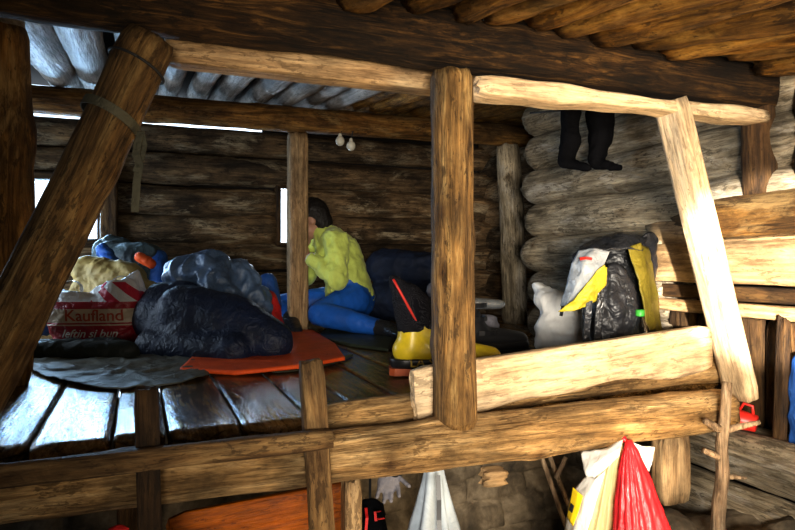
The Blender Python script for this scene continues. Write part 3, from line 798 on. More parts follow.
mat_sheet('sleeping_mat', [[(318, 338), (350, 347), (388, 352)], [(330, 327), (365, 333), (396, 337)], [(340, 321), (368, 324), (398, 327)]], 'olive_mat',
    'dark green sleeping mat under the seated person', 'mat', .01)
mat_sheet('ground_sheet', [[(30, 373), (90, 391), (150, 389), (217, 378)], [(28, 364), (85, 375), (140, 374), (205, 367)], [(25, 352), (80, 358), (140, 358), (200, 356)], [(25, 345), (80, 346), (140, 346), (200, 346)]], 'grey_sheet',
    'crumpled grey ground sheet spread near the plank ends at left', 'sheet', .004, wr=(.012, 8), sub=5)
soft('bedding_roll', [((-5, 352, 2.56), (128, 352, 2.56), .046, .043), ((-5, 348, 2.66), (120, 348, 2.66), .04, .04)], 'dark_mat',
    'dark rolled bedding lying in front of the printed shopping bag', 'bedding', wr=(.008, 8))
mat_sheet('cloth_strip', [[(270, 371), (320, 366), (352, 354)], [(268, 374.5), (322, 369.5), (356, 356)]], 'olive_mat', 'thin olive cloth edge lying along the front of the orange mat', 'cloth', .004)
# printed shopping bag
def shopping_bag():
    base = P(98, 335, 2.86); base.z = ZP
    xd = Vector((.95, -.30, 0)).normalized(); yd = Vector((-xd.y, xd.x, 0))      # xd across, yd away
    n, m = 48, 26; W, D, H = .185, .10, .27; bm = bmesh.new(); rings = []
    for i in range(m+1):
        f = i/m; ring = []
        for j in range(n):
            a = 2*math.pi*j/n; c, s = math.cos(a), math.sin(a); q = (abs(c)**4+abs(s)**4)**(-.25)
            fl = 1+.03*math.sin(3*a+1)+(.06 if f > .8 else .02)*noise.noise(Vector((c*2, s*2, f*4)))
            sc = (.86+.25*math.sin(min(1, f*1.3)*math.pi*.6))*(1-.20*max(0, f-.75)/.25)
            dz = (.03*c+.035*max(0, c)*abs(c)+.022*math.sin(5*a)+.03*noise.noise(Vector((c*3, s*3, 5))))*max(0, (f-.6)/.4)
            x = W*c*q*sc*fl; y = D*s*q*sc*fl*(1-.45*max(0, f-.7)/.3); z = .003+H*f+dz
            ring.append(bm.verts.new(Vector((x, y, z))))
        rings.append(ring)
    for i in range(m):
        for j in range(n): bm.faces.new((rings[i][j], rings[i][(j+1) % n], rings[i+1][(j+1) % n], rings[i+1][j]))
    bm.faces.new(rings[0])
    top = bm.verts.new(Vector((.0, .0, H-.05)))
    for j in range(n): bm.faces.new((rings[-1][j], rings[-1][(j+1) % n], top))
    me = to_mesh(bm); me = evaluated(me, [('SUBSURF', dict(levels=1, render_levels=1))]); wrinkle(me, .006, 14)
    for v in me.vertices: v.co.z = max(.002, v.co.z)
    M = Matrix.Translation(base) @ Matrix(((xd.x, yd.x, 0), (xd.y, yd.y, 0), (0, 0, 1))).to_4x4()
    root = tag(empty('shopping_bag', base, 'white and dark red printed shopping bag with store lettering, in front of the tan sack', 'bag'))
    root.matrix_world = M
    body = link('bag_body', me, 'bag_print', root, M)
    bpy.context.view_layer.update()
    up = Vector((0, 0, 1))
    o1 = base-yd*.0+xd*.005+up*.134
    lettering('store_name', 'Kaufland', .070, body, o1+xd*.02, xd, up, 'ink_red', body)
    lettering('slogan', 'Ieftin si bun', .05, body, base+xd*.0+up*.062, xd, up, 'ink_white', body, shear=.4)
    for s, ht in ((-1, .05), (1, .07)):
        pts = [M @ Vector((s*.09+.045*math.cos(t)+.02*s, -.02+.02*math.sin(t*2), H-.015+ht*math.sin(t))) for t in [math.pi*k/10 for k in range(11)]]
        link('handle', ribbon(pts, .028, .002, yd), 'white_film', root)
shopping_bag()
soft('tan_sack', [((88, 272, 3.2), (132, 277, 3.12), .075, .07), ((92, 292, 3.2), (140, 296, 3.12), .10, .09), ((80, 315, 3.2), (150, 315, 3.1), .1, .1)], 'sack_tan',
     'tan yellow fabric sack with a pale top behind the printed shopping bag', 'bag', wr=(.014, 8))
soft('clothing_pile', [((105, 253, 3.75), (150, 257, 3.7), .075, .07), ((108, 275, 3.75), (165, 278, 3.7), .11, .1), ((100, 300, 3.75), (175, 305, 3.6), .12, .12), ((112, 244, 3.8), (125, 246, 3.8), .05, .05)], 'teal_jacket',
     'dark grey-teal jacket heaped under the window behind the tan sack', 'jacket', wr=(.016, 8))
soft('blue_bag', [((103, 250, 3.55), (112, 262, 3.5), .035, .045), ((104, 268, 3.5), (118, 280, 3.5), .05, .05)], 'blue_cloth', 'small blue and white bundle beside the dark jacket under the window', 'bag', floor=None, wr=(.01, 10))
soft('orange_cloth', [((140, 257, 3.42), (152, 264, 3.42), .028, .026)], 'orange_mat', 'small orange patch of cloth on the dark jacket pile', 'cloth', floor=None, wr=(.004, 14), voxel=.006)
soft('navy_bundle', [((158, 258, 3.7), (163, 290, 3.6), .05, .07)], 'blue_cloth', 'dark blue bundle at the right end of the jacket pile', 'bag', wr=(.01, 9))
soft('striped_cloth', [((45, 322, 3.0), (62, 312, 3.05), .06, .06)], 'blue_cloth', 'dark blue cloth left of the printed shopping bag beside the leaning post', 'cloth', wr=(.012, 14))
soft('dark_rucksack', [((385, 268, 4.3), (425, 272, 4.2), .13, .13), ((385, 300, 4.25), (430, 302, 4.1), .14, .14)], 'navy_cloth', 'dark navy rucksack behind the seated person', 'backpack', wr=(.012, 8))

# ------------------------------------------------------------------ boots by the central post
def boot(base, heading, colours, label, silver=False, words=None, h=.30, SC=1.0):
    """touring boot: shell, cuff, sole, tongue"""
    fd = Vector((math.cos(heading), math.sin(heading), 0)); sd = Vector((-fd.y, fd.x, 0)); up = Vector((0, 0, 1))
    root = empty('mountain_boot', base, label, 'boot')
    W = lambda f, s, z: base+(fd*f+sd*s+up*z)*SC
    bm = bmesh.new()
    capsule(bm, W(-.09, 0, .075), W(.10, 0, .06), .052, .045); capsule(bm, W(.10, 0, .06), W(.17, 0, .052), .045, .038); capsule(bm, W(-.075, 0, .08), W(-.07, 0, .15), .055, .053)
    capsule(bm, W(0, 0, .09), W(-.05, 0, .15), .048, .05)
    shell = fuse(bm, .008, 5, floor=base.z+.022); so = link('shell', shell, colours[0], root)
    bm = bmesh.new(); capsule(bm, W(-.07, 0, .15), W(-.085, 0, h-.06), .056, .058); capsule(bm, W(-.03, 0, .14), W(-.055, 0, h-.07), .045, .045); capsule(bm, W(-.09, 0, h-.06), W(-.13, .0, h), .052, .02)
    cf = link('cuff', fuse(bm, .008, 4, (.004, 16)), colours[1], root)
    bm = bmesh.new(); rings = []
    prof = [(-.145, .030), (-.13, .045), (-.06, .042), (.03, .040), (.10, .052), (.17, .045), (.205, .02)]
    for z in (.002, .024):
        ring = [bm.verts.new(W(f, w, z)) for f, w in prof]+[bm.verts.new(W(f, -w, z)) for f, w in reversed(prof)]; rings.append(ring)
    k = len(rings[0])
    for j in range(k): bm.faces.new((rings[0][j], rings[0][(j+1) % k], rings[1][(j+1) % k], rings[1][j]))
    bm.faces.new(rings[0]); bm.faces.new(rings[1])
    link('sole', to_mesh(bm, smooth=False), colours[3], root)
    bm = bmesh.new()
    rows = []
    band = bmesh.new(); capsule(band, W(-.095, 0, .045), W(.10, 0, .04), .0555, .050); capsule(band, W(.10, 0, .04), W(.17, 0, .036), .050, .042)
    bandm = fuse(band, .008, 4)
    for v in bandm.vertices: v.co.z = min(max(v.co.z, base.z+.02), base.z+.058)
    rb = link('rand', bandm, 'boot_black', root)
    bpy.context.view_layer.update()
    if words: lettering('boot_lettering', words, .045, rb, W(.035, -.0, .03), fd, up, 'ink_gold', rb, off=.002, depth=.2)
    pts = [W(-.135+.105*t, -.058+.03*t*t, h+.005-.19*t) for t in [i/8 for i in range(9)]]
    link('edge_trim', tube(pts, .0045), 'red_plastic' if words else 'boot_grey', cf)
    if silver:
        bm = bmesh.new(); capsule(bm, W(-.02, 0, h-.03), W(.075, 0, h-.04), .045, .038, flat=(up, .55, W(0, 0, h-.03)))
        link('buckle_plate', fuse(bm, .006, 3), 'silver', root)
        for z in (.09, .14, .19):
            pts = [W(.0+.07*math.cos(t)-.04*(z > .12), .062*math.sin(t), z) for t in [-1.9+3.8*i/12 for i in range(13)]]
            link('buckle_strap', ribbon(pts, .018, .004, up), 'boot_black', root)
    return root
b0 = PZ(436, 374); hd = math.atan2(right.y, right.x)
boot(b0, hd+.05, ('boot_yellow', 'boot_mesh', 'boot_black', 'boot_orange'), 'yellow and black mountain boot with mesh cuff and orange sole behind the central post', words='LA SPORTIVA', h=.29, SC=1.12)
b1 = PZ(478, 356); boot(b1, hd+.30, ('boot_black', 'boot_black', 'boot_black', 'boot_black'), 'black plastic boot with silver buckles just right of the central post', True, h=.225, SC=1.12)
soft('fleece_bundle', [((436, 290, 2.95), (450, 287, 2.95), .04, .045), ((440, 328, 2.95), (485, 330, 2.95), .075, .075)], 'grey_fleece',
     'pale grey fleece bundle behind the central post and the boots', 'clothing', wr=(.012, 12))

# ------------------------------------------------------------------ white sack, backpack, bottle on the right
soft('plastic_sack', [((545, 300, 2.86), (566, 310, 2.80), .055, .065), ((553, 326, 2.84), (575, 328, 2.78), .085, .08), ((556, 345, 2.84), (580, 345, 2.78), .09, .085), ((538, 285, 2.9), (541, 283, 2.9), .022, .015), ((539, 285, 2.9), (549, 303, 2.86), .025, .045)], 'white_sack',
     'white plastic sack slumped against the log wall beside the backpack', 'bag', wr=(.013, 9), it=4)
def backpack():
    def P(u, v, s): return globals()['P'](u, v, s*.95)
    base = P(616, 350, 2.60); base.z = ZP
    root = empty('backpack', base, 'open yellow and charcoal backpack standing behind the pale board', 'backpack')
    # main sack: rings from floor to mouth
    xd = right; yd = Vector((-xd.y, xd.x, 0)); n, m = 40, 22; bm = bmesh.new(); rings = []
    H = .47
    for i in range(m+1):
        f = i/m; ring = []
        for j in range(n):
            a = 2*math.pi*j/n; c, s = math.cos(a), math.sin(a); q = (abs(c)**3+abs(s)**3)**(-1/3)
            fl = 1+.05*math.sin(4*a+f*3)+.05*noise.noise(Vector((c*2, s*2, f*5)))
            w = .120*(1+.10*math.sin(f*math.pi)-.10*f); d = .095*(1-.25*f)
            lean_ = .045*f*f
            z = .003+H*f+(f**3)*(.02*c-.015*s+.018*math.sin(5*a))
            ring.append(bm.verts.new(base+xd*(w*c*q*fl+lean_)+yd*(d*s*q*fl)+Vector((0, 0, z))))
        rings.append(ring)
    for i in range(m):
        for j in range(n): bm.faces.new((rings[i][j], rings[i][(j+1) % n], rings[i+1][(j+1) % n], rings[i+1][j]))
    bm.faces.new(rings[0])
    inner = [bm.verts.new(v.co*.86+(base+Vector((xd.x*.045, xd.y*.045, H*.78)))*.14-Vector((0, 0, .045))) for v in rings[-1]]
    for j in range(n): bm.faces.new((rings[-1][j], rings[-1][(j+1) % n], inner[(j+1) % n], inner[j]))
    bm.faces.new(inner)
    me = to_mesh(bm); me = evaluated(me, [('SUBSURF', dict(levels=2, render_levels=2))]); wrinkle(me, .006, 9)
    for v in me.vertices: v.co.z = max(v.co.z, ZP+.002)
    link('pack_body', me, 'charcoal', root)
    s0 = 2.44
    def panel(name, pix, mat, thick=.005, wr=(.006, 13), sub=3, crisp=False):
        return link(name, sheet([[P(*q) for q in row] for row in pix], thick, sub, wr, crisp=crisp), mat, root)
    # dark glossy collar folded open over the top
    panel('collar', [[(572, 263, 2.46), (590, 255, 2.42), (612, 250, 2.40), (642, 252, 2.44)], [(578, 251, 2.50), (598, 241, 2.50), (622, 236, 2.50), (647, 239, 2.52)], [(586, 246, 2.66), (604, 238, 2.70), (626, 233, 2.70), (645, 236, 2.66)]], 'dark_shell', wr=(.014, 12), crisp=True)
    panel('side_panel', [[(628, 247, 2.42), (640, 243, 2.44), (649, 248, 2.54)], [(637, 274, 2.38), (648, 271, 2.42), (655, 280, 2.54)], [(643, 300, 2.39), (652, 298, 2.44), (659, 305, 2.55)], [(648, 330, 2.41), (656, 330, 2.46), (662, 333, 2.57)]], 'olive_nylon', crisp=True)
    lf = panel('lid_flap', [[(578, 250, 2.46), (594, 247, 2.42), (610, 251, 2.40)], [(571, 263, 2.44), (586, 262, 2.38), (603, 267, 2.37)], [(567, 281, 2.45), (578, 282, 2.38), (590, 284, 2.36)], [(560, 306, 2.46), (565, 306, 2.40), (571, 306, 2.37)]], 'light_grey_nylon', wr=(.007, 12), crisp=True)
    panel('yellow_lining', [[(600, 268, 2.355), (604, 265, 2.36), (608, 268, 2.37)], [(587, 284, 2.345), (598, 281, 2.345), (604, 285, 2.37)], [(573, 301, 2.35), (588, 299, 2.345), (598, 300, 2.37)], [(558, 312, 2.37), (575, 311, 2.355), (588, 306, 2.37)]], 'yellow_nylon', wr=(.010, 14), crisp=True)
    link('red_stripe', ribbon([P(580, 259, 2.395), P(586, 258, 2.38), P(592, 259, 2.37)], .010, .003, (0, 0, 1)), 'red_plastic', lf)
    for pts in ([(590, 285, 2.36), (589, 305, 2.36), (587, 325, 2.37), (586, 345, 2.38)], [(603, 278, 2.37), (600, 300, 2.36), (598, 322, 2.36), (597, 345, 2.37)],
                [(624, 285, 2.37), (630, 300, 2.36), (632, 315, 2.37), (628, 335, 2.38)]):
        link('strap', ribbon([P(*q) for q in pts], .022, .006, right), 'dark_shell', root)
    link('zip_pull', tube([P(563, 306, 2.40), P(561, 316, 2.40)], .006), 'boot_black', lf)
    panel('front_pocket', [[(606, 262, 2.39), (620, 262, 2.38), (634, 280, 2.385)], [(603, 290, 2.36), (620, 290, 2.345), (638, 298, 2.365)], [(600, 330, 2.36), (618, 330, 2.345), (640, 330, 2.375)], [(600, 350, 2.37), (618, 350, 2.35), (640, 350, 2.38)]], 'charcoal', wr=(.012, 12))
backpack()
def lathe(prof, seg=24):
    bm = bmesh.new(); rings = [[bm.verts.new((r*math.cos(2*math.pi*j/seg), r*math.sin(2*math.pi*j/seg), z)) for j in range(seg)] for r, z in prof]
    for i in range(len(rings)-1):
        for j in range(seg): bm.faces.new((rings[i][j], rings[i][(j+1) % seg], rings[i+1][(j+1) % seg], rings[i+1][j]))
    bm.faces.new(rings[0]); bm.faces.new(rings[-1]); return to_mesh(bm)
bb = P(640, 340, 2.24); bb.z = ZP
bt = empty('water_bottle', bb, 'clear plastic bottle with a green cap beside the backpack', 'bottle')
link('bottle_body', lathe([(.028, .001), (.032, .008), (.031, .05), (.034, .09), (.034, .13), (.03, .155), (.018, .18), (.012, .19), (.012, .20)]), 'clear_plastic', bt, Matrix.Translation(bb))
link('cap', lathe([(.015, .0), (.0155, .004), (.0155, .02), (.013, .023)]), 'green_plastic', bt, Matrix.Translation(bb+Vector((0, 0, .198))))

# ------------------------------------------------------------------ hanging things
def sock(u, label, flip):
    o = []
    bm = bmesh.new()
    capsule(bm, P(u, 112, 2.66), P(u+1, 138, 2.66), .056 if u > 580 else .044, .05 if u > 580 else .038); capsule(bm, P(u+1, 138, 2.66), P(u-4, 162, 2.66), .042, .032); capsule(bm, P(u-4, 163, 2.66), P(u+19*flip, 168, 2.58), .026, .013)
    me = fuse(bm, .008, 4); wrinkle(me, .007, 13)
    ob = link('hanging_sock', me, 'black_cloth'); recenter(ob, P(u, 108, 2.66)); return tag(ob, label, 'sock', 'black socks hung to dry')
sock(570, 'left one of the two black socks hanging under the slab at the log wall', 1)
sock(600, 'right one of the two black socks hanging under the slab, nearer the brace', 1)
cl = link('drying_line', tube([P(530, 113, 2.75), P(570, 110, 2.66), P(598, 110, 2.66), P(640, 106, 2.50)], .004), 'cord'); recenter(cl, P(570, 110, 2.66)); tag(cl, 'thin dark line holding the black socks', 'line')
for (u, v, lab) in ((340, 141, 'left one of two pale bulbs hanging under the cross beam'), (351, 146, 'right one of two pale bulbs hanging under the cross beam, slightly lower')):
    c = P(u, v, 3.66); rt = empty('hanging_bulb', c+Vector((0, 0, .07)), lab, 'bulb', 'pale bulbs under the cross beam')
    bm = bmesh.new(); ellip(bm, c, (.026, .026, .029)); capsule(bm, c+Vector((0, 0, .02)), c+Vector((0, 0, .036)), .013, .01); link('bulb', to_mesh(bm), 'bulb_white', rt)
    link('stem', tube([c+Vector((0, 0, .03)), c+Vector((.006, 0, .06)), Vector((c.x+.004, c.y-.02, 2.275))], .0035), 'cord', rt)
# webbing strap round the leaning post
M = lean.matrix_world
zl = 0
def ring_on(post, w, r, tilt, n=40):
    pts = []
    for i in range(n+1):
        a = 2*math.pi*i/n; pts.append(post @ Vector((r*math.cos(a), r*math.sin(a), w+tilt*math.cos(a+.6))))
    return pts
st = empty('webbing_strap', PY(128, 125, 1.42), 'dark webbing strap looped around the leaning post with a loose hanging end', 'strap')
axis = (M.to_3x3() @ Vector((0, 0, 1))).normalized()
def post_at(v):
    best = None
    for k in range(0, 1000):
        w = k*.0012; q = M @ Vector((0, 0, w)); d = Vector((q.x, q.y, q.z-CAMZ)); s = d.x*.374+d.y*.927
        vv = V0-F*d.z/s
        if best is None or abs(vv-v) < best[0]: best = (abs(vv-v), w)
    return best[1]
w1_ = post_at(118)
link('loop', ribbon(ring_on(M, w1_, .0618, .012), .020, .003, axis), 'webbing', st)
e0 = PY(141, 134, 1.42)
link('tail', ribbon([PY(141, 132, 1.43), PY(138, 142, 1.425), PY(136, 155, 1.42), PY(140, 165, 1.42), PY(137, 180, 1.42), PY(135, 212, 1.42)], .016, .002, right), 'webbing', st)
link('tail', ribbon([PY(141, 132, 1.43), PY(144, 145, 1.43), PY(141, 158, 1.425), PY(136, 172, 1.42)], .014, .002, right), 'webbing', st)
cw = link('wire_tie', tube(ring_on(M, post_at(66), .0605, .006), .003), 'cord'); recenter(cw, M @ Vector((0, 0, post_at(66)))); tag(cw, 'thin dark wire wound round the top of the leaning post', 'wire')

# plastic bags hung from the front log
def hung_bag(name, top, bot, wr_, dep, mat, label, nfold, sweep, patch=None, seed=1):
    root = empty(name, top, label, 'bag', 'plastic bags hung from the front log')
    n, m = 72, 34; bm = bmesh.new(); rings = []
    for i in range(m+1):
        f = i/m; c = Vector(top).lerp(Vector(bot), f); ring = []
        g = (f**.85)*(1-.88*max(0, (f-.72)/.28)**3)
        for j in range(n):
            a = 2*math.pi*j/n; cc, s = math.cos(a), math.sin(a)
            pl_ = 1+.12*(1-f*.6)*math.sin(nfold*a+1.5*math.sin(3*a)+seed)+.07*noise.noise(Vector((cc*3, s*3, f*3+seed)))
            rw = .008+wr_*g*pl_; rd = .008+dep*g*pl_
            ring.append(bm.verts.new(c+right*(rw*cc+sweep*g)+Vector((.374, .927, 0))*(rd*s)))
        rings.append(ring)
    for i in range(m):
        for j in range(n): bm.faces.new((rings[i][j], rings[i][(j+1) % n], rings[i+1][(j+1) % n], rings[i+1][j]))
    bm.faces.new(rings[0]); bm.faces.new(rings[-1])
    me = to_mesh(bm); wrinkle(me, .004, 18, seed, (1, 1, .4))
    link('bag_body', me, mat, root); return root
top = P(624, 440, 1.745)
wbag = hung_bag('carrier_bag', top+Vector((-.004, .024, .008)), P(598, 640, 1.82), .135, .10, 'yellow_film', 'white and yellow carrier bag knotted on the front log, left of the red bag', 15, -.02, seed=2)
rbag = hung_bag('carrier_bag', top+Vector((.006, -.012, .004)), P(662, 640, 1.66), .125, .085, 'red_film', 'red carrier bag knotted on the front log, right of the white one', 17, -.01, seed=5)
def flap(par, pix, mat, name='handle', wr=(.005, 16)):
    return link(name, sheet([[P(*q) for q in row] for row in pix], .0015, 3, wr, crisp=True), mat, par)
flap(wbag, [[(623, 440, 1.72), (621, 447, 1.70), (619, 455, 1.70)], [(600, 450, 1.72), (601, 460, 1.69), (604, 470, 1.68)], [(581, 452, 1.74), (584, 470, 1.70), (589, 484, 1.68)]], 'white_film')
flap(wbag, [[(628, 440, 1.78), (630, 446, 1.78), (632, 452, 1.78)], [(642, 446, 1.79), (643, 458, 1.79), (645, 468, 1.79)], [(655, 447, 1.80), (653, 460, 1.80), (650, 472, 1.80)]], 'white_film')
bs = flap(wbag, [[(588, 475, 1.69), (596, 478, 1.665), (606, 470, 1.67)], [(574, 490, 1.70), (586, 500, 1.65), (594, 510, 1.645)], [(566, 515, 1.72), (574, 530, 1.66), (586, 535, 1.64)], [(560, 550, 1.74), (570, 560, 1.66), (585, 565, 1.635)]], 'white_film', 'bag_side')
flap(bs, [[(573, 487, 1.668), (578, 492, 1.650), (583, 496, 1.640)], [(570, 502, 1.672), (575, 507, 1.650), (579, 510, 1.640)], [(567, 516, 1.68), (570, 522, 1.655), (573, 526, 1.645)]], 'ink_yellow', 'printed_patch', None)
flap(bs, [[(571, 503, 1.648), (574, 506, 1.638)], [(569, 510, 1.650), (572, 513, 1.640)]], 'boot_black', 'printed_mark', None)
# loop of the knot over the log
kp = [top+Vector((0, -.004, -.004)), top+Vector((.0, .002, .006)), top+Vector((.001, .012, .010)), top+Vector((.002, .022, .011))]
link('knot_loop', tube(kp, [.009, .008, .006, .005]), 'red_film', rbag)

# branch with twig stubs
def px_tube(pix, r): return tube([P(*q) for q in pix], r)
br_ = empty('branch_hook', P(716, 530, 1.83), 'bare upright branch with twig stubs below the right end of the bunk', 'branch')
base = P(717, 525, 1.83); 
def wob(A, B, r0, r1, n=10, amp=.008, seed=0):
    pts = []; rs = []
    for i in range(n+1):
        f = i/n; q = Vector(A).lerp(Vector(B), f); q += Vector((noise.noise(Vector((f*4, seed, 0))), noise.noise(Vector((f*4, seed, 9))), 0))*amp
        pts.append(q); rs.append(r0+(r1-r0)*f+.12*r0*noise.noise(Vector((f*14, seed, 3))))
    return tube(pts, rs, 12)
foot = Vector((base.x, base.y, .74))
link('stem', wob(foot, P(727, 382, 1.83), .021, .014, 16, .01, 2), 'twig', br_)
for k, (a, b, r0, r1) in enumerate((((723, 431, 1.83), (705, 421, 1.80), .012, .009), ((724, 430, 1.83), (760, 422, 1.80), .012, .006), ((721, 458, 1.83), (703, 450, 1.80), .010, .008), ((722, 476, 1.83), (746, 478, 1.82), .009, .004))):
    link('twig', wob(P(*a), P(*b), r0, r1, 8, .006, k+4), 'twig', br_)
# red cup on the ledge log
cpos = P(741, 431, 2.05); 
beam('log', (1.80, 1.22, .94), (1.80, 1.80, .94), .046, .046, 'grey_log', wr_, ref=(-1, 0, 0), rough=.07, knots=2, step=.02)
rc = empty('red_cup', cpos, 'small red plastic cup lying on the log below the right end of the bunk', 'cup')
Mc = frame(P(757, 424, 2.02), P(735, 418, 2.06), Vector((0, 0, 1)))
me = lathe([(.024, 0), (.027, .003), (.032, .06), (.034, .072), (.031, .072), (.028, .06)]); link('cup_body', me, 'red_plastic', rc, Mc)
link('cup_handle', tube([Mc @ Vector((.028, 0, .015)), Mc @ Vector((.052, 0, .02)), Mc @ Vector((.055, 0, .045)), Mc @ Vector((.03, 0, .055))], .005), 'red_plastic', rc)
bc = link('blue_cloth', sheet([[P(790, 352, 1.98), P(800, 352, 1.95), P(812, 352, 1.93)], [P(789, 400, 1.97), P(800, 400, 1.93), P(812, 400, 1.92)], [P(787, 462, 1.97), P(800, 466, 1.93), P(812, 460, 1.92)]], .004, 3, (.01, 12)), 'blue_cloth')
recenter(bc, P(800, 352, 1.95)); tag(bc, 'bright blue cloth hanging at the extreme right edge', 'cloth')
# stub timber under the log end
tag(beam('timber_block', P(671, 500, 2.03), P(671, 432, 2.03), .035, .055, 'hewn', ref=(0, -1, 0), p=8, rough=.03), 'short pale timber block under the right end of the front log', 'block')

# ------------------------------------------------------------------ under the bunk
rbm = beam('red_board', PY(172, 556, 1.75), PY(352, 518, 1.75), .012, .11, 'red_board', ref=(0, -1, 0), p=9, rough=.01)
tag(rbm, 'orange-red varnished board under the bunk behind the ladder', 'board')
A = PY(351, 487, 1.72)
tag(beam('upright_board', (A.x, 1.72, .0), (A.x, 1.72, A.z+.02), .03, .025, 'hewn', p=8, rough=.02), 'light upright board at the end of the orange-red board', 'board')
A = PY(180, 505, 1.72)
tag(beam('upright_board', (A.x-.12, 1.80, .0), (A.x-.12, 1.80, A.z+.05), .03, .03, 'old_board', p=8, rough=.02), 'dark upright board under the bunk left of the orange-red board', 'board')
# gloves
def glove():
    root = empty('glove', P(388, 478, 1.72), 'grey work glove hanging under the front log', 'glove')
    bm = bmesh.new(); capsule(bm, P(393, 468, 1.72), P(388, 484, 1.70), .028, .030, flat=(Vector((.374, .927, 0)), .6, P(390, 480, 1.72)))
    for a, b in (((380, 486), (377, 497)), ((386, 489), (384, 502)), ((392, 489), (391, 501)), ((398, 486), (399, 496)), ((400, 478), (409, 486))):
        capsule(bm, P(*a, 1.70), P(*b, 1.68), .0068, .006, 10)
    link('glove_shell', fuse(bm, .004, 1), 'grey_fleece', root)
    capsule_b = bmesh.new(); capsule(capsule_b, P(396, 461, 1.72), P(394, 469, 1.72), .028, .029); link('cuff', fuse(capsule_b, .007, 2), 'boot_black', root)
glove()
def hung_sack():
    c = P(370, 515, 1.95); root = empty('hanging_sack', c, 'black bag with thin red straps hanging in the dark under the bunk', 'bag')
    bm = bmesh.new(); capsule(bm, c, c-Vector((0, 0, .16)), .05, .07); me = fuse(bm, .009, 4); wrinkle(me, .008, 10); link('sack_body', me, 'black_cloth', root)
    for q in ([(366, 508, 1.88), (367, 518, 1.85), (366, 530, 1.84)], [(380, 511, 1.90), (375, 512, 1.86), (376, 521, 1.85)], [(378, 519, 1.85), (384, 518, 1.86)]):
        link('strap', ribbon([P(*x) for x in q], .008, .003, right), 'red_cloth', root)
    link('cord', tube([c+Vector((0, 0, .04)), c+Vector((0, .0, .2)), Vector((c.x, 1.66, 1.01))], .004), 'cord', root)
hung_sack()
a_ = P(118, 530, 1.42)
soft('red_cloth', [((a_.x, 0, 0), (a_.x, 0, 0), 0, 0)] if False else [((112, 531, 1.42), (125, 529, 1.42), .012, .010), ((118, 533, 1.42), (118, 975, 1.42), .02, .05)], 'red_cloth', 'red cloth corner under the front log at lower left', 'cloth', floor=.002, voxel=.008, wr=(.003, 20), it=2)
# folded pale umbrella / tarp
def tarp():
    a = P(434, 462, 1.72); root = empty('folded_parasol', a, 'folded pale grey parasol hanging point up under the front log', 'parasol')
    n, m = 40, 20; bm = bmesh.new(); rings = []; b = P(434, 700, 1.78)
    for i in range(m+1):
        f = i/m; c = a.lerp(b, f); ring = []
        for j in range(n):
            t = 2*math.pi*j/n; fold = 1+.35*math.cos(6*t)*min(1, f*4)
            r = (.022+.115*f)*fold; ring.append(bm.verts.new(c+right*r*math.cos(t)+Vector((.374, .927, 0))*r*.6*math.sin(t)))
        rings.append(ring)
    for i in range(m):
        for j in range(n): bm.faces.new((rings[i][j], rings[i][(j+1) % n], rings[i+1][(j+1) % n], rings[i+1][j]))
    bm.faces.new(rings[0]); bm.faces.new(rings[-1])
    me = to_mesh(bm); link('canopy', me, 'grey_tarp', root)
    link('tie_strap', ribbon([P(438, 475, 1.66), P(439, 500, 1.64), P(439, 520, 1.62), P(440, 545, 1.6)], .012, .003, right), 'boot_black', root)
tarp()
for k, (u0, v0, u1, v1, lab) in enumerate(((540, 453, 578, 560, 'left one of the two thin sticks leaning under the front log'), (548, 452, 590, 560, 'right one of the two thin sticks leaning under the front log'))):
    a, b = P(u0, v0, 2.14+.03*k), P(u1, v1, 2.16+.03*k); d = (b-a)/(a.z-b.z); b2 = a+d*a.z
    o = link('thin_stick', wob(b2, a, .009, .008, 14, .004, k+20), 'twig'); recenter(o, b2); tag(o, lab, 'stick', 'thin sticks under the bunk')
o = link('forked_stick', wob(P(556, 478, 2.11), P(566, 457, 2.11), .008, .007, 6, .003, 31), 'twig'); recenter(o, P(556, 478, 2.11)); tag(o, 'short slanting stick tied across the two thin sticks', 'stick')
tag(beam('nailed_block', PY(483, 477, 1.46), PY(503, 475, 1.46), .022, .022, 'hewn', p=6, rough=.03, ref=(.374, .2, -.9)), 'small pale wooden block under the middle of the front log', 'block')

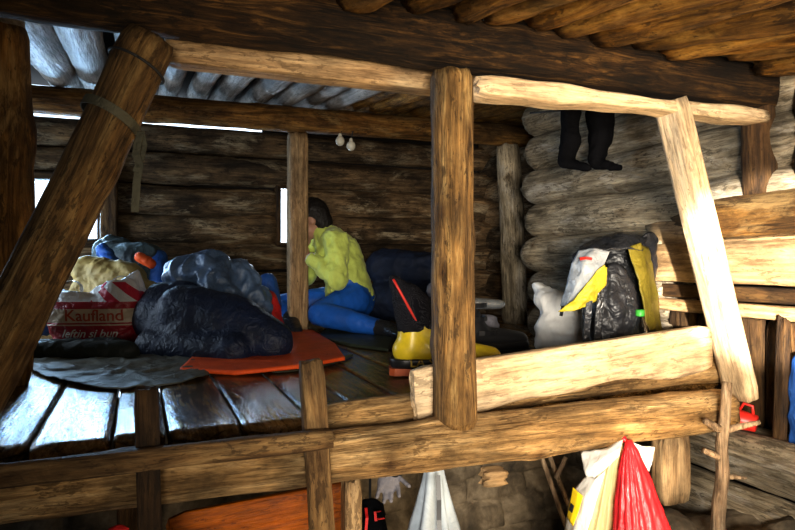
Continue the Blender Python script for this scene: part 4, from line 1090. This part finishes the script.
# ------------------------------------------------------------------ light
def area(name, loc, target, size, power, col, sy=None, spread=math.pi):
    l = bpy.data.lights.new(name, 'AREA'); l.shape = 'RECTANGLE'; l.size = size; l.size_y = sy or size; l.energy = power; l.color = col; l.spread = spread
    o = bpy.data.objects.new(name, l); C.objects.link(o); o.location = loc
    o.rotation_euler = (Vector(target)-Vector(loc)).to_track_quat('-Z', 'Y').to_euler(); return o
area('window_daylight', ((WX0+WX1)/2, YB+.16, (WZ0+WZ1)/2), (.0, 1.6, 1.75), .54, 54, (.42, .69, 1.0), .38)
area('slit_window_daylight', ((SX0+SX1)/2, YB+.16, (WZ0+WZ1)/2), ((SX0+SX1)/2-.1, 2.0, 1.7), SX1-SX0, 9, (.7, .85, 1.0), .38)
area('side_window_daylight', (-1.10, 3.65, 1.62), (1.2, 3.75, 1.5), .68, 17, (.66, .82, 1.0), .5)
area('door_daylight', (-.1, -1.0, 1.42), (1.9, 2.1, 1.5), .8, 30, (1.0, .91, .77), .55, math.radians(66))
area('sunlit_ground_bounce', (1.4, .1, .35), (1.5, 1.65, 1.5), .8, 19, (1.0, .76, .44), .8, math.radians(95))
area('doorway_bounce', (1.45, -.3, 1.3), (.5, 1.6, 1.75), .6, 4.5, (1.0, .74, .42), .8, math.radians(140))
l = bpy.data.lights.new('low_sun', 'SPOT'); l.energy = 5200; l.color = (1.0, .93, .82); l.spot_size = math.radians(9.0); l.spot_blend = .3; l.shadow_soft_size = .03
o = bpy.data.objects.new('low_sun', l); C.objects.link(o); o.location = (-.9, -1.7, 1.72)
o.rotation_euler = (Vector((1.80, 1.38, 1.51))-o.location).to_track_quat('-Z', 'Y').to_euler()
w = bpy.data.worlds.new('world'); bpy.context.scene.world = w; w.use_nodes = True
bg = w.node_tree.nodes['Background']; bg.inputs[0].default_value = (.72, .86, 1.0, 1); t = w.node_tree; tc = t.nodes.new('ShaderNodeTexCoord'); sp = t.nodes.new('ShaderNodeSeparateXYZ'); mr = t.nodes.new('ShaderNodeMapRange')
mr.inputs[1].default_value = -.3; mr.inputs[2].default_value = .5; mr.inputs[3].default_value = .45; mr.inputs[4].default_value = 3.2    # sky raised behind the back wall so its windows read white
t.links.new(tc.outputs['Generated'], sp.inputs[0]); t.links.new(sp.outputs['Y'], mr.inputs[0]); t.links.new(mr.outputs[0], bg.inputs[1])
vs = bpy.context.scene.view_settings; vs.view_transform = 'Standard'; vs.look = 'None'; vs.exposure = 0; vs.gamma = .87
